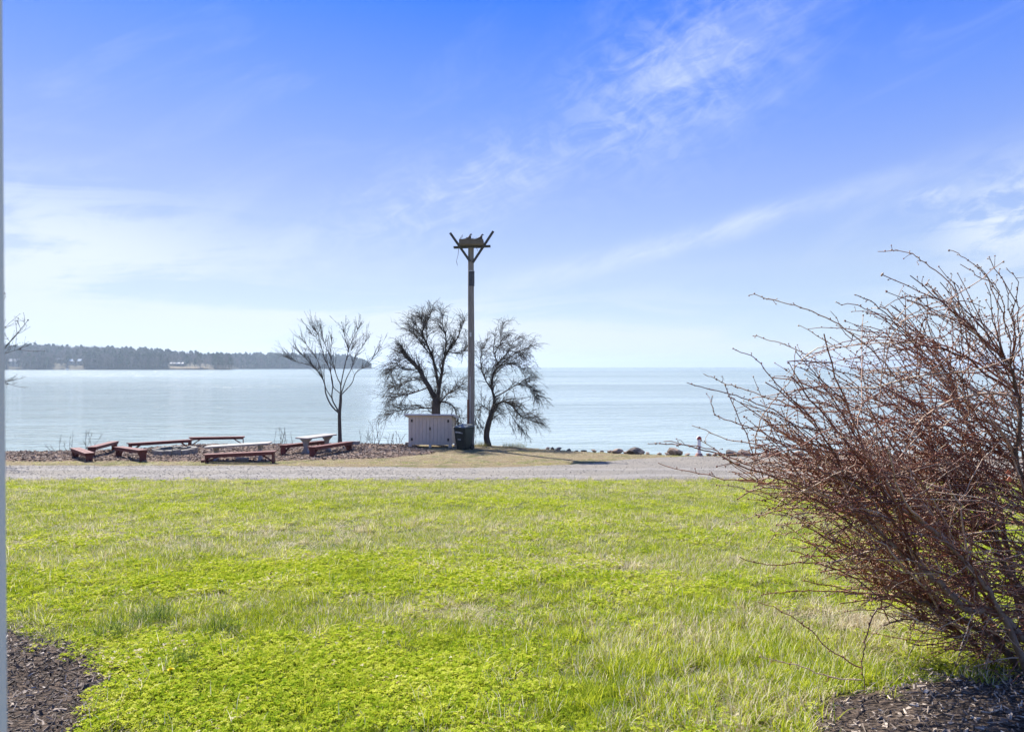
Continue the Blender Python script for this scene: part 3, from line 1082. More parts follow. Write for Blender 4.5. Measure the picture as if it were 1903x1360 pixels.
# clearings where the houses and the field are
for a, b, dm in ((14, 42, 70), (100, 156, 75), (312, 392, 90)):
    keep &= ~((fpx > a) & (fpx < b) & (fdep < dm) & ~onq & (rng.random(n) < 0.9))
fx, fy, fz, fpx, fdep = fx[keep], fy[keep], fz[keep], fpx[keep], fdep[keep]
n = len(fx)
ispine = rng.random(n) < np.interp(fpx, [-250, 0, 150, 260, 430, 520, 700], [0.12, 0.12, 0.12, 0.35, 0.3, 0.55, 0.8])
hh = rng.uniform(14, 23, n) * np.where(ispine, 1.08, 1.0) * np.interp(fpx, [-250, 430, 440, 640, 675, 690], [1, 1, 1.15, 1.15, 0.9, 0.5])
scatter('far_woods', np.stack([fx, fy, fz], 1), np.stack([0 * fx, 0 * fx, rng.uniform(0, 6.28, n)], 1),
        np.stack([hh * 1.05, hh * 1.05, hh], 1), np.where(ispine, rng.integers(5, 8, n), rng.integers(0, 5, n)), FT,
        {'tint': rng.random(n)}, 'hazy blue woods covering the headland across the water', 'woods')


def far_house(px0, px1, depth, wall_h, roof_h, wm_, rm, label, nwin, lift=0.0):
    px = (px0 + px1) / 2
    x, y, z = far_pt(px, depth)
    x, y, z = float(x), float(y), float(z) + lift
    L = (px1 - px0) / F * y
    D = 9.0
    e = tag(empty('house', (x, y, z)), label, 'house')
    MB().box(-L / 2, L / 2, -D / 2, D / 2, -2.5, wall_h).build('wall', wm_, e)
    ov = 0.6
    rf = MB().prism([(-D / 2 - ov, wall_h), (D / 2 + ov, wall_h), (0, wall_h + roof_h)], (0, 1, 0), (0, 0, 1), (-L / 2 - ov, 0, 0.02), (L + 2 * ov, 0, 0)).build('roof', rm, e)
    MB().box(L * .2, L * .2 + 0.9, -0.5, 0.4, wall_h + roof_h * .6, wall_h + roof_h + 1.0).build('chimney', MATS['house_dark'], rf)
    for k in range(nwin):
        cx = -L / 2 + L * (k + 0.5) / nwin
        w = MB().box(cx - 0.9, cx + 0.9, -D / 2 - 0.08, -D / 2 - 0.003, wall_h * .38, wall_h * .80).build('window', MATS['house_white'], e)
        MB().box(cx - 0.75, cx + 0.75, -D / 2 - 0.12, -D / 2 - 0.082, wall_h * .43, wall_h * .76).build('pane', MATS['pane'], w)
    MB().box(-0.5, 0.5, -D / 2 - 0.10, -D / 2 - 0.004, 0.0, 2.1).build('door', MATS['house_dark'], e)
    return e


far_house(19, 37, 30, 7.5, 4.0, MATS['house_white'], MATS['roof_pale'], 'pale two storey house on far shore at left edge', 3)
far_house(106, 120, 75, 4.0, 2.6, MATS['house_dark'], MATS['roof_pale'], 'house with bright white roof among trees on the headland', 2, 2)
far_house(126, 152, 45, 6.5, 3.6, MATS['house_tan'], MATS['roof_blue'], 'tan house with blue roof across the water', 4)
far_house(318, 343, 48, 4.0, 2.4, MATS['house_dark'], MATS['roof_pale'], 'long low house with white roof above the tan field', 3, 1.0)
# small white boat at the far bank
bx, by, bz = P(125, 686, 1118)
e = tag(empty('motor_boat', (bx, by, 0)), 'tiny white boat moored at the far bank below tan house', 'boat')
MB().prism([(-3.2, 1.2), (-2.9, -0.2), (2.4, -0.2), (3.6, 1.4)], (1, 0, 0), (0, 0, 1), (0, -1.1, 0), (0, 2.2, 0)).build('hull', MATS['house_white'], e)
MB().prism([(-1.5, 1.28), (-1.3, 2.4), (0.6, 2.4), (1.2, 1.38)], (1, 0, 0), (0, 0, 1), (0, -0.8, 0), (0, 1.6, 0)).build('cabin', MATS['house_white'], e)
# tan field on the bank
v, f = [], []
for i, px in enumerate(np.linspace(316, 388, 20)):
    for j, dp in enumerate((3, 14, 28, 44)):
        x, y, z = far_pt(px, dp)
        v.append((x, y, z + 0.9 + 0.05 * j))
for i in range(19):
    for j in range(3):
        a = i * 4 + j
        f.append((a, a + 4, a + 5, a + 1))
o = mesh_obj('field', np_mesh('field', v, f), MATS['field'])
o['kind'] = 'structure'


# ------------------------------------------------------------------ benches
def frame_of(A, B):
    A, B = np.array(A, float), np.array(B, float)
    mid = (A + B) / 2
    d = B - A
    return mid, math.atan2(d[1], d[0]), math.hypot(d[0], d[1])


def bench(ax, ay, az_, bx, by, bz, label, width=0.34):
    """ends given as plan position + seat height above local ground"""
    mid, rz, L = frame_of((ax, ay), (bx, by))
    ga, gb = float(G(ax, ay)), float(G(bx, by))
    z0 = float(G(*mid))
    e = tag(empty('bench', (mid[0], mid[1], z0), rz), label, 'bench', 'red benches round the fire pit')
    ta, tb_ = ga + az_ - z0, gb + bz - z0
    zt = lambda u: ta + (tb_ - ta) * (u + L / 2) / L
    red = MATS['bench_red']
    w = width
    th = 0.045
    for s in (-1, 1):
        a_, b_ = (0.006, w / 2) if s > 0 else (-w / 2, -0.006)
        q = [(-L / 2 - .03, a_), (L / 2 + .03, a_), (L / 2 + .03, b_), (-L / 2 - .03, b_)]
        MB().hexa([(u, v_, zt(u) - th) for u, v_ in q] + [(u, v_, zt(u)) for u, v_ in q]).build('seat_plank', red, e)
    for s in (-1, 1):
        c = s * (w / 2 - 0.03)
        q = [(-L / 2 + .05, c - .018), (L / 2 - .05, c - .018), (L / 2 - .05, c + .018), (-L / 2 + .05, c + .018)]
        MB().hexa([(u, v_, zt(u) - th - 0.085) for u, v_ in q] + [(u, v_, zt(u) - th - .001) for u, v_ in q]).build('side_rail', red, e)
    for s, g in ((-1, ga), (1, gb)):
        u0 = s * (L / 2 - 0.05)
        zb = g - z0 - 0.03
        ztop = zt(u0) - th - 0.002
        hw = w / 2 - 0.055
        prof = [(-hw, zb), (-hw * .35, zb), (0, zb + 0.12), (hw * .35, zb), (hw, zb), (hw, ztop), (-hw, ztop)]
        MB().prism(prof, (0, 1, 0), (0, 0, 1), (u0 - 0.022, 0, 0), (0.044, 0, 0)).build('leg_board', red, e)
        ui = s * (L / 2 - 0.55)
        MB().bar((u0 - s * 0.03, 0, zb + 0.09), (ui, 0, zt(ui) - th - 0.03), 0.09, 0.045).build('brace', red, e)
    return e


bench(-17.62, 28.2, 0.42, -16.15, 26.75, 0.33, 'short red bench seen end-on, leftmost of all the benches')
bench(-16.95, 28.2, 0.45, -18.0, 31.7, 0.45, 'red bench pointing away to the water, second from left')
bench(-16.15, 28.7, 0.45, -14.15, 26.85, 0.45, 'red bench angled across the left front of the fire pit')
bench(-16.75, 30.6, 0.45, -15.15, 33.0, 0.46, 'long red bench behind the left side of the stone fire pit')
bench(-15.9, 34.5, 0.46, -13.55, 35.4, 0.46, 'red bench at the water edge straight behind the fire pit')
bench(-11.5, 26.25, 0.33, -8.95, 26.4, 0.45, 'red bench beside the road in front of the long grey table', 0.36)
bench(-9.65, 29.4, 0.45, -8.72, 32.3, 0.45, 'red bench on the left side of the smaller grey table')
bench(-8.12, 28.35, 0.45, -7.35, 31.7, 0.45, 'red bench on the right side of the smaller grey table, nearest the young tree')


def table(cx, cy_, rz, L, wid, hl, hr, label):
    z0 = float(G(cx, cy_))
    e = tag(empty('picnic_table', (cx, cy_, z0), rz), label, 'table', 'grey concrete picnic tables')
    c, s = math.cos(rz), math.sin(rz)
    zt = lambda u: hl + (hr - hl) * (u + L / 2) / L
    # slab with rounded corners
    prof = []
    r = 0.12
    for sx, sy, a0 in ((1, 1, 0), (-1, 1, 90), (-1, -1, 180), (1, -1, 270)):
        for k in range(4):
            a = R(a0 + 30 * k)
            prof.append((sx * (L / 2 - r) + r * math.cos(a), sy * (wid / 2 - r) + r * math.sin(a)))
    nn = len(prof)
    vs = [(u, v_, zt(u) - 0.055) for u, v_ in prof] + [(u, v_, zt(u)) for u, v_ in prof]
    MB().add(vs, [tuple(range(nn))[::-1], tuple(range(nn, 2 * nn))] + [(k, (k + 1) % nn, nn + (k + 1) % nn, nn + k) for k in range(nn)]).build('table_top', MATS['concrete'], e)
    for u in (-L * 0.34, L * 0.34):
        zb = float(G(cx + u * c, cy_ + u * s)) - z0 - 0.03
        zt_ = zt(u) - 0.057
        H = zt_ - zb
        half = [(0.33, 1.0), (0.31, 0.93), (0.20, 0.84), (0.12, 0.72), (0.085, 0.55), (0.085, 0.40), (0.13, 0.26), (0.24, 0.13), (0.33, 0.05), (0.33, 0.0), (0.24, 0.0), (0.12, 0.09)]
        pr = [(a, zb + b * H) for a, b in half] + [(-a, zb + b * H) for a, b in half[::-1]]
        k = wid / 0.80
        MB().prism([(a * k, b) for a, b in pr], (0, 1, 0), (0, 0, 1), (u - 0.055, 0, 0), (0.11, 0, 0)).build('pedestal_leg', MATS['concrete'], e)
    return e


table(-10.65, 27.25, 0.09, 2.45, 0.68, 0.58, 0.71, 'long pale concrete picnic table behind the roadside red bench')
table(-8.62, 30.85, math.atan2(1.9, 0.85), 2.05, 0.72, 0.75, 0.75, 'smaller pale concrete picnic table between two red benches')

# fire pit ----------------------------------------------------------
fx0, fy0 = -14.55, 30.2
fz0 = float(G(fx0, fy0))
e = tag(empty('fire_pit', (fx0, fy0, fz0)), 'low ring of weathered stone blocks round a black fire pit', 'fire pit')
for k in range(15):
    a0, a1 = 2 * math.pi * (k + 0.04) / 15, 2 * math.pi * (k + 0.96) / 15
    r0, r1 = 0.66 + random.uniform(-.02, .02), 0.90 + random.uniform(-.03, .03)
    h = 0.26 + random.uniform(-.025, .025)
    q = [(r0 * math.cos(a0), r0 * math.sin(a0)), (r1 * math.cos(a0), r1 * math.sin(a0)), (r1 * math.cos(a1), r1 * math.sin(a1)), (r0 * math.cos(a1), r0 * math.sin(a1))]
    b = MB().hexa([(x_, y_, -0.06) for x_, y_ in q] + [(x_, y_, h + random.uniform(-.012, .012)) for x_, y_ in q]).build('stone', MATS['stone_ring'], e, bevel=0.018)
mb = MB()
ring = [(0.67 * math.cos(2 * math.pi * k / 24), 0.67 * math.sin(2 * math.pi * k / 24), 0.05) for k in range(24)]
mb.add(ring + [(0, 0, 0.09)], [(k, (k + 1) % 24, 24) for k in range(24)])
mb.build('ash_bed', MATS['ash'], e)
for k in range(4):
    a = 0.7 * k + 0.2
    MB().cyl((-.42 * math.cos(a), -.42 * math.sin(a), .12 + .03 * k), (.40 * math.cos(a), .40 * math.sin(a), .15 + .04 * k), .06, .05, 8).build('charred_log', MATS['char_log'], e)


def block(name, px, py, d, w, dp, h, m, label, cat, rz=0.0):
    x = (px - 951.5) / F * d
    e = MB().box(-w / 2, w / 2, -dp / 2, dp / 2, -0.03, h).build(name, m, None, bevel=0.012)
    e.location = (x, d, float(G(x, d)))
    e.rotation_euler = (0, 0, rz)
    tag(e, label, cat)
    return e


block('concrete_block', 450, 858, 26.85, 0.46, 0.22, 0.14, MATS['block_grey'], 'grey concrete block lying under the roadside red bench', 'block', 0.1)
block('concrete_block', 659, 822, 35.3, 0.48, 0.3, 0.22, MATS['block_grey'], 'grey block on the bank just right of the young tree', 'block', -0.1)
block('timber_block', 761, 827, 35.4, 0.42, 0.3, 0.17, MATS['block_grey'], 'weathered grey block on the bank left of the shed', 'block', 0.2)
block('brick', 377, 856, 26.6, 0.12, 0.22, 0.10, MATS['bench_red'], 'dark red brick by the left end of the roadside bench', 'brick', 0.3)

# ------------------------------------------------------------------ storage shed
sx, sy = -3.92, 34.35
sz = float(G(sx, sy - 0.4))
SW, SD, SH = 2.14, 0.86, 1.62
e = tag(empty('storage_shed', (sx, sy, sz), R(-7)), 'low mauve grey wooden storage shed with double doors and sloping roof', 'shed')
sp = MATS['shed_paint']
hw, hd = SW / 2, SD / 2
z_b = 0.17
MB().box(-hw, hw, -hd, hd, z_b, z_b + 0.05).build('floor_frame', sp, e)
for s in (-1, 1):
    MB().box(s * hw - (0.16 if s > 0 else 0), s * hw + (0.16 if s < 0 else 0), -hd - 0.022, -hd + 0.05, -0.04, SH - 0.06).build('corner_post', sp, e)
    MB().box(s * hw - 0.04, s * hw + 0.04, hd - 0.08, hd, -0.04, SH - 0.25).build('rear_post', sp, e)
    for k in range(5):
        y0 = -hd + 0.055 + k * (SD - 0.14) / 5
        MB().box(s * hw - (0.025 if s > 0 else 0), s * hw + (0.025 if s < 0 else 0), y0, y0 + (SD - 0.14) / 5 - 0.006, z_b + .05, SH - 0.10 - 0.16 * (k + 1) / 5).build('side_board', sp, e)
MB().box(-hw + 0.163, hw - 0.163, -hd - 0.016, -hd + 0.03, z_b - 0.02, z_b + 0.055).build('bottom_rail', sp, e)
MB().box(-hw + 0.163, hw - 0.163, -hd - 0.016, -hd + 0.03, SH - 0.16, SH - 0.06).build('top_rail', sp, e)
MB().box(-0.06, 0.06, -hd - 0.01, -hd + 0.08, -0.04, z_b - 0.022).build('foot', sp, e)
MB().box(-hw + .04, hw - .04, hd - 0.03, hd - .005, z_b + .05, SH - 0.28).build('back_wall', sp, e)
dw = (SW - 0.33) / 2
for s in (-1, 1):
    dr = empty('door')
    dr.parent = e
    x0 = -dw + 0.002 if s < 0 else 0.004
    nb = 5
    for k in range(nb):
        xa = x0 + k * (dw - 0.006) / nb
        MB().box(xa + 0.004, xa + (dw - 0.006) / nb - 0.004, -hd - 0.022 - 0.003 * (k % 2), -hd + 0.005, z_b + 0.058, SH - 0.163).build('board', sp, dr)
    for zz in (0.40, 1.30):
        hx = s * (hw - 0.17)
        MB().box(hx - 0.045, hx + 0.045, -hd - 0.034, -hd - 0.026, zz - 0.06, zz + 0.07).build('hinge', MATS['iron'], dr)
MB().box(-0.025, 0.035, -hd - 0.05, -hd - 0.027, 0.86, 1.0).build('latch', MATS['iron'], e)
ro = 0.13
MB().hexa([(-hw - ro, -hd - 0.2, SH - 0.035), (hw + ro, -hd - 0.2, SH - 0.035), (hw + ro, hd + 0.12, SH - 0.26), (-hw - ro, hd + 0.12, SH - 0.26),
           (-hw - ro, -hd - 0.2, SH + 0.03), (hw + ro, -hd - 0.2, SH + 0.03), (hw + ro, hd + 0.12, SH - 0.195), (-hw - ro, hd + 0.12, SH - 0.195)]).build('roof', MATS['shed_roof'], e)
for s in (-1, 1):
    MB().bar((s * (hw + ro + .012), -hd - .2, SH - .02), (s * (hw + ro + .012), hd + .12, SH - .245), .022, .10, (1, 0, 0)).build('barge_board', MATS['shed_roof'], e)

# ------------------------------------------------------------------ wheelie bin
bx, by = -2.24, 32.55
bz = float(G(bx, by))
e = tag(empty('wheeled_bin', (bx, by, bz), R(-32)), 'dark green wheeled rubbish bin between the shed and the tall pole', 'bin')
bp = MATS['bin_plastic']
MB().hexa([(-.25, -.25, .04), (.25, -.25, .04), (.25, .27, .04), (-.25, .27, .04),
           (-.33, -.36, 1.03), (.33, -.36, 1.03), (.33, .38, 1.03), (-.33, .38, 1.03)]).build('body', bp, e, bevel=0.02)
MB().hexa([(-.35, -.39, 1.034), (.35, -.39, 1.034), (.35, .40, 1.034), (-.35, .40, 1.034),
           (-.33, -.37, 1.075), (.33, -.37, 1.075), (.33, .36, 1.17), (-.33, .36, 1.17)]).build('lid', MATS['bin_lid_lit'], e, bevel=0.012)
MB().cyl((-.26, .43, 1.03), (.26, .43, 1.03), .018, .018, 8).build('handle', bp, e)
for s in (-1, 1):
    MB().cyl((s * .27 - .025, .28, .125), (s * .27 + .025, .28, .125), .125, .125, 14).build('wheel', MATS['tyre'], e)
yy = lambda z: -.25 - .11 * (z - .04) / .99 - 0.006
mb = MB()
for k, (x0, wd, zz, hh_) in enumerate([(-.23, .045, .80, .06), (-.17, .03, .795, .07), (-.12, .05, .80, .055), (-.05, .035, .79, .07), (.0, .05, .785, .06), (.07, .03, .78, .05), (.12, .05, .775, .03)]):
    mb.hexa([(x0, yy(zz) - .004, zz), (x0 + wd, yy(zz) - .004, zz), (x0 + wd, yy(zz) + .008, zz), (x0, yy(zz) + .008, zz),
             (x0, yy(zz + hh_) - .004, zz + hh_), (x0 + wd, yy(zz + hh_) - .004, zz + hh_), (x0 + wd, yy(zz + hh_) + .008, zz + hh_), (x0, yy(zz + hh_) + .008, zz + hh_)])
mb.build('print', MATS['bin_print'], e)
MB().box(-.13, .05, yy(.49) - .012, yy(.49) + .01, .48, .51).build('pale_bar', MATS['bin_print'], e)  # pale bar on the bin front, in the print colour

# ------------------------------------------------------------------ osprey pole
PX_, PY_ = -1.97, 33.25
pz = float(G(PX_, PY_))
pe = tag(empty('nest_pole', (PX_, PY_, pz)), 'tall weathered wooden pole carrying an osprey nest platform on V braces', 'pole')
ZP = lambda py: CAMZ - (py - HOR) / F * PY_ - pz
XP = lambda px: (px - 951.5) / F * PY_ - PX_
ztop = ZP(461)
tb = Tubes(16)
zz = np.linspace(-0.3, ztop, 14)
tb.add(np.stack([0.02 * np.sin(zz * 0.5) + 0.04 * zz / ztop, 0 * zz, zz], 1), np.linspace(0.175, 0.135, 14), 0.5)
tb.build('pole', MATS['pole_wood'], pe)
MB().cyl((0.035, 0, ZP(532)), (0.037, 0, ZP(505)), 0.152, 0.151, 18).build('metal_band', MATS['band_metal'], pe, smooth=False)
MB().cyl((0.037, 0, ZP(504.6)), (0.037, 0, ZP(503.4)), 0.154, 0.154, 18).build('band_rim', MATS['cable_white'], pe)
MB().cyl((-0.115, -0.15, -0.1), (-0.105, -0.145, ZP(742)), 0.052, 0.052, 10).build('conduit', MATS['rust_pipe'], pe)
MB().cyl((-0.02, -0.175, -0.1), (-0.01, -0.165, ZP(700)), 0.014, 0.014, 6).build('cable', MATS['cable_white'], pe)
MB().box(-.03, .05, -.165, -.150, ZP(626), ZP(618)).build('tag_plate', MATS['cable_white'], pe)
for name, (x0, y0), (x1, y1) in (('brace', (874, 487), (837, 434)), ('brace', (879, 489), (917, 431))):
    for yo in (-0.16,):
        MB().bar((XP(x0), yo, ZP(y0)), (XP(x1), yo, ZP(y1)), 0.05, 0.115).build(name, MATS['brace_wood'], pe)
MB().bar((XP(843), -0.10, ZP(460)), (XP(911.5), -0.10, ZP(457.6)), 0.045, 0.08).build('crossbar', MATS['brace_wood'], pe)
MB().bar((XP(843), 0.12, ZP(460)), (XP(911.5), 0.12, ZP(457.6)), 0.045, 0.08).build('crossbar', MATS['brace_wood'], pe)
# the tray
x0, x1 = XP(854.5), XP(899)
zb, ztr = ZP(457.2), ZP(448.0)
y0, y1 = -0.56, 0.56
pw = MATS['platform_wood']
for k in range(7):
    ya = y0 + 0.04 + k * (y1 - y0 - .08) / 7
    MB().box(x0 + .04, x1 - .04, ya + .006, ya + (y1 - y0 - .08) / 7 - .006, zb, zb + .03).build('floor_slat', pw, pe)
for ya in (y0, y1 - 0.035):
    MB().box(x0, x1, ya, ya + .035, zb - .01, zb + .135).build('side_board', pw, pe)
    MB().box(x0 + .01, x1 - .01, ya + .003, ya + .032, zb + .142, ztr).build('side_board', pw, pe)
for xa in (x0 + .001, x1 - .036):
    MB().box(xa, xa + .035, y0 + .037, y1 - .037, zb - .01, ztr - .02).build('end_board', pw, pe)

# nest
ne = empty('osprey_nest', (PX_ + (x0 + x1) / 2, PY_, pz + zb + 0.03))
tag(ne, 'untidy stick nest filling the wooden tray on the pole', 'nest')
ts = Tubes(4)
nw = (x1 - x0) / 2 - 0.06
for k in range(420):
    a = rng.random() * 6.28
    r = nw * math.sqrt(rng.random()) * 0.86
    c = np.array([r * math.cos(a), 0.92 * r * math.sin(a), rng.uniform(0.02, 0.22 + 0.10 * r / nw)])
    d = rng.normal(size=3) * np.array([1, 1, 0.35])
    d /= np.linalg.norm(d)
    L = rng.uniform(0.10, 0.26)
    lim = np.array([nw + .02, 0.50, 9])
    q0, q1 = np.clip(c - d * L / 2, -lim, lim), np.clip(c + d * L / 2, -lim, lim)
    ts.add([q0, (q0 + q1) / 2 + rng.normal(0, .012, 3), q1], [0.006, 0.006, 0.004])
st = ts.build('sticks', MATS['nest_stick'], ne)
st['kind'] = 'stuff'
ts = Tubes(4)
h0 = -0.53
for (pxa, pya), (pxb, pyb), (pxc, pyc) in (((855, 459), (853, 478), (850, 489)), ((850, 489), (851, 493), (852, 497)), ((884, 461), (888, 467), (889, 471)), ((856, 449), (859, 444), (862, 440)), ((858, 447), (861, 445), (861, 442))):
    q = [np.array([XP(p_) - (x0 + x1) / 2, h0 - 0.065, ZP(q_) - zb - 0.03]) for p_, q_ in ((pxa, pya), (pxb, pyb), (pxc, pyc))]
    ts.add(q, [0.012, 0.010, 0.006])
ts.build('hanging_strand', MATS['nest_stick'], ne)


def osprey(px, facing, label):
    x = (px - 951.5) / F * PY_
    zbase = pz + zb + 0.10
    e = tag(empty('osprey', (x, PY_ - 0.1, zbase), facing), label, 'bird', 'ospreys in the nest')
    # body, neck and head in one continuous lofted skin (local +x is forward)
    st_ = [(-0.26, 0.10, .012, .035), (-0.20, 0.12, .045, .05), (-0.10, 0.16, .085, .085), (0.0, 0.20, .095, .10), (0.06, 0.27, .080, .085),
           (0.085, 0.335, .052, .055), (0.10, 0.385, .043, .045), (0.125, 0.42, .043, .042), (0.155, 0.428, .033, .032), (0.175, 0.424, .014, .014)]
    V, Fq = [], []
    n = 12
    for i, (cx, cz, rw, rh) in enumerate(st_):
        j0, j1 = st_[max(i - 1, 0)], st_[min(i + 1, len(st_) - 1)]
        t = Vector((j1[0] - j0[0], 0, j1[1] - j0[1])).normalized()
        up = Vector((-t.z, 0, t.x))
        for k in range(n):
            a = 2 * math.pi * k / n
            V.append(Vector((cx, 0, cz)) + up * (rh * math.sin(a)) + Vector((0, 1, 0)) * (rw * math.cos(a)))
    for i in range(len(st_) - 1):
        for k in range(n):
            Fq.append((i * n + k, i * n + (k + 1) % n, (i + 1) * n + (k + 1) % n, (i + 1) * n + k))
    Fq += [tuple(range(n))[::-1], tuple(range((len(st_) - 1) * n, len(st_) * n))]
    MB().add(V, Fq).build('body', MATS['feather_dark'], e, smooth=True)
    MB().prism([(-.22, .08), (-.24, .16), (-.44, .06), (-.42, .03)], (1, 0, 0), (0, 0, 1), (0, -.045, 0), (0, .09, 0)).build('tail', MATS['feather_dark'], e)
    for s in (-1, 1):
        MB().add([(.05, s * .088, .27), (-.05, s * .108, .27), (-.34, s * .05, .10), (-.18, s * .10, .12), (.0, s * .105, .16),
                  (.05, s * .075, .27), (-.05, s * .09, .27), (-.34, s * .03, .10), (-.18, s * .08, .12), (.0, s * .09, .16)],
                 [(0, 1, 2, 3, 4), (9, 8, 7, 6, 5), (0, 5, 6, 1), (1, 6, 7, 2), (2, 7, 8, 3), (3, 8, 9, 4), (4, 9, 5, 0)]).build('wing', MATS['feather_dark'], e)
        MB().cyl((.135, s * .036, .432), (.135, s * .043, .432), .009, .007, 8).build('eye', MATS['beak'], e)
        MB().cyl((-.02, s * .04, .13), (0.0, s * .045, .0), .018, .012, 6).build('leg', MATS['feather_white'], e)
    MB().add([(.172, -.012, .432), (.172, .012, .432), (.172, .010, .412), (.172, -.010, .412), (.212, 0, .418), (.208, 0, .400)],
             [(0, 1, 4), (1, 2, 5, 4), (2, 3, 5), (3, 0, 4, 5), (0, 3, 2, 1)]).build('beak', MATS['beak'], e)
    MB().add([(.095, -.046, .375), (.095, .046, .375), (.085, .05, .33), (.085, -.05, .33), (.148, -.036, .404), (.148, .036, .404), (.128, .04, .34), (.128, -.04, .34)],
             [(4, 5, 6, 7), (0, 3, 2, 1), (0, 1, 5, 4), (1, 2, 6, 5), (2, 3, 7, 6), (3, 0, 4, 7)]).build('throat_patch', MATS['feather_white'], e, smooth=True)
    return e


osprey(870.5, R(-15), 'osprey sitting in the left half of the pole nest')
osprey(891.5, R(8), 'osprey sitting in the right half of the pole nest')


# ------------------------------------------------------------------ bare trees
def grow(tb, bud, P0, dirn, L, r0, r1, segs, wander, bend=(0, 0, 0), tint=None):
    p = np.array(P0, float)
    d = np.array(dirn, float)
    d /= np.linalg.norm(d)
    pts = [p.copy()]
    for i in range(segs):
        d = d + rng.normal(0, wander, 3) + np.array(bend) / segs
        d /= np.linalg.norm(d)
        p = p + d * L / segs
        pts.append(p.copy())
    pts = np.array(pts)
    tb.add(pts, np.linspace(r0, r1, segs + 1), tint)
    return pts


def smooth_path(pts, n=4):
    """Catmull-Rom through control points"""
    pts = np.asarray(pts, float)
    q = np.vstack([2 * pts[0] - pts[1], pts, 2 * pts[-1] - pts[-2]])
    out = []
    for i in range(1, len(q) - 2):
        for k in range(n):
            t = k / n
            out.append(0.5 * ((2 * q[i]) + (-q[i - 1] + q[i + 1]) * t + (2 * q[i - 1] - 5 * q[i] + 4 * q[i + 1] - q[i + 2]) * t * t + (-q[i - 1] + 3 * q[i] - 3 * q[i + 1] + q[i + 2]) * t ** 3))
    out.append(q[-2])
    return np.array(out)


def limb_world(pl, d, off, ydrift=0.0, y0=0.0):
    """polyline of photo pixels -> world points at the tree's distance, drifting in depth along the limb"""
    n = len(pl)
    out = []
    for i, (px, py) in enumerate(pl):
        dd = d + y0 + ydrift * i / max(n - 1, 1)
        out.append(P(px, py, dd))
    return out


def tree(name, label, d, base_px, limbs, twigs, mat_, cat='tree'):
    """limbs: list of (pixel polyline, r0, r1, ydrift, y0)."""
    x = (base_px - 951.5) / F * d
    z = float(G(x, d))
    e = tag(empty(name, (x, d, z)), label, cat)
    T = Tubes(8)
    paths = []
    for pl, r0, r1, yd, y0 in limbs:
        w = smooth_path(limb_world(pl, d, 0, yd, y0), 4)
        if len(paths) == 0:
            w = np.vstack([w[0] - np.array([0, 0, 0.25]), w])
        rr = np.linspace(r0, r1, len(w)) * (1.0 if len(paths) == 0 else 0.7)
        if len(paths) == 0:
            rr[0] *= 1.25
            rr[1] *= 1.12
        T.add(w, rr, 0.5)
        paths.append((w, rr))
    T.build('trunk', mat_, e, (x, d, z))
    C = Tubes(4)
    twigs(C, paths)
    c = C.build('crown', MATS['bark_twig'], e, (x, d, z))
    return e


def c5(*pts):
    return [(520 + a / 5.23, 580 + b / 5.23) for a, b in pts]


def c2(*pts):
    return [(680 + a / 2.956, 420 + b / 2.956) for a, b in pts]


def twigs_upright(C, paths, dens=1.5):
    for pi, (w, rr) in enumerate(paths):
        if pi == 0:
            continue
        L = len(w)
        for k in range(int(L * dens)):
            i = int(rng.uniform(0.45, 1.0) * (L - 1))
            t = w[min(i + 1, L - 1)] - w[max(i - 1, 0)]
            t /= np.linalg.norm(t)
            d = t + rng.normal(0, 0.55, 3) + np.array([0, 0, 0.45])
            q = grow(C, None, w[i], d, rng.uniform(0.35, 1.0), 0.009, 0.0038, 5, 0.06, (0, 0, 0.3), 0.3)
            for j in range(2):
                if rng.random() < 0.7:
                    q2 = grow(C, None, q[rng.integers(2, 5)], d + rng.normal(0, 0.6, 3), rng.uniform(0.12, 0.40), 0.006, 0.0032, 3, 0.07, (0, 0, 0.2), 0.3)
                    C.buds(q2[-1:], 0.013)
            C.buds(q[-1:], 0.015)
            C.buds(q[2:-1] + rng.normal(0, 0.012, (len(q) - 3, 3)), 0.010)
        C.buds(w[-1:], 0.03)


tree('young_tree', 'young bare tree with upswept branches on one slim trunk by the benches', 35.3, 631, [
    (c5((585, 1255), (582, 1120), (580, 985), (590, 880), (592, 800)), 0.105, 0.065, 0, 0),
    (c5((580, 985), (500, 905), (447, 790), (435, 690), (395, 610), (330, 530), (240, 440), (130, 330)), 0.06, 0.014, -0.6, 0),
    (c5((572, 965), (508, 840), (515, 700), (485, 560), (440, 460), (400, 330), (370, 220), (315, 140)), 0.05, 0.012, 0.9, 0),
    (c5((505, 835), (440, 720), (370, 480), (310, 380), (190, 235)), 0.035, 0.010, 0.5, 0.3),
    (c5((330, 530), (200, 490), (120, 470), (70, 430)), 0.022, 0.008, -0.5, -0.35),
    (c5((592, 800), (590, 700), (560, 640), (500, 460), (430, 290), (390, 120)), 0.05, 0.010, -0.9, 0),
    (c5((592, 800), (597, 690), (640, 480), (665, 370), (640, 280), (600, 100)), 0.05, 0.010, 0.5, 0),
    (c5((595, 795), (650, 640), (700, 540), (735, 430), (870, 240)), 0.04, 0.010, 1.0, 0),
    (c5((600, 800), (700, 690), (740, 590), (860, 500), (985, 340)), 0.038, 0.010, -0.6, 0),
    (c5((665, 370), (720, 240), (790, 110)), 0.024, 0.009, 0.4, 0.3),
    (c5((588, 790), (510, 700), (490, 440), (510, 250)), 0.035, 0.010, 0.7, 0),
    (c5((640, 480), (690, 380), (740, 300)), 0.02, 0.009, -0.5, 0.25),
    (c5((400, 330), (345, 240), (290, 200)), 0.018, 0.008, 0.3, 0.6),
], twigs_upright, MATS['bark_grey'])


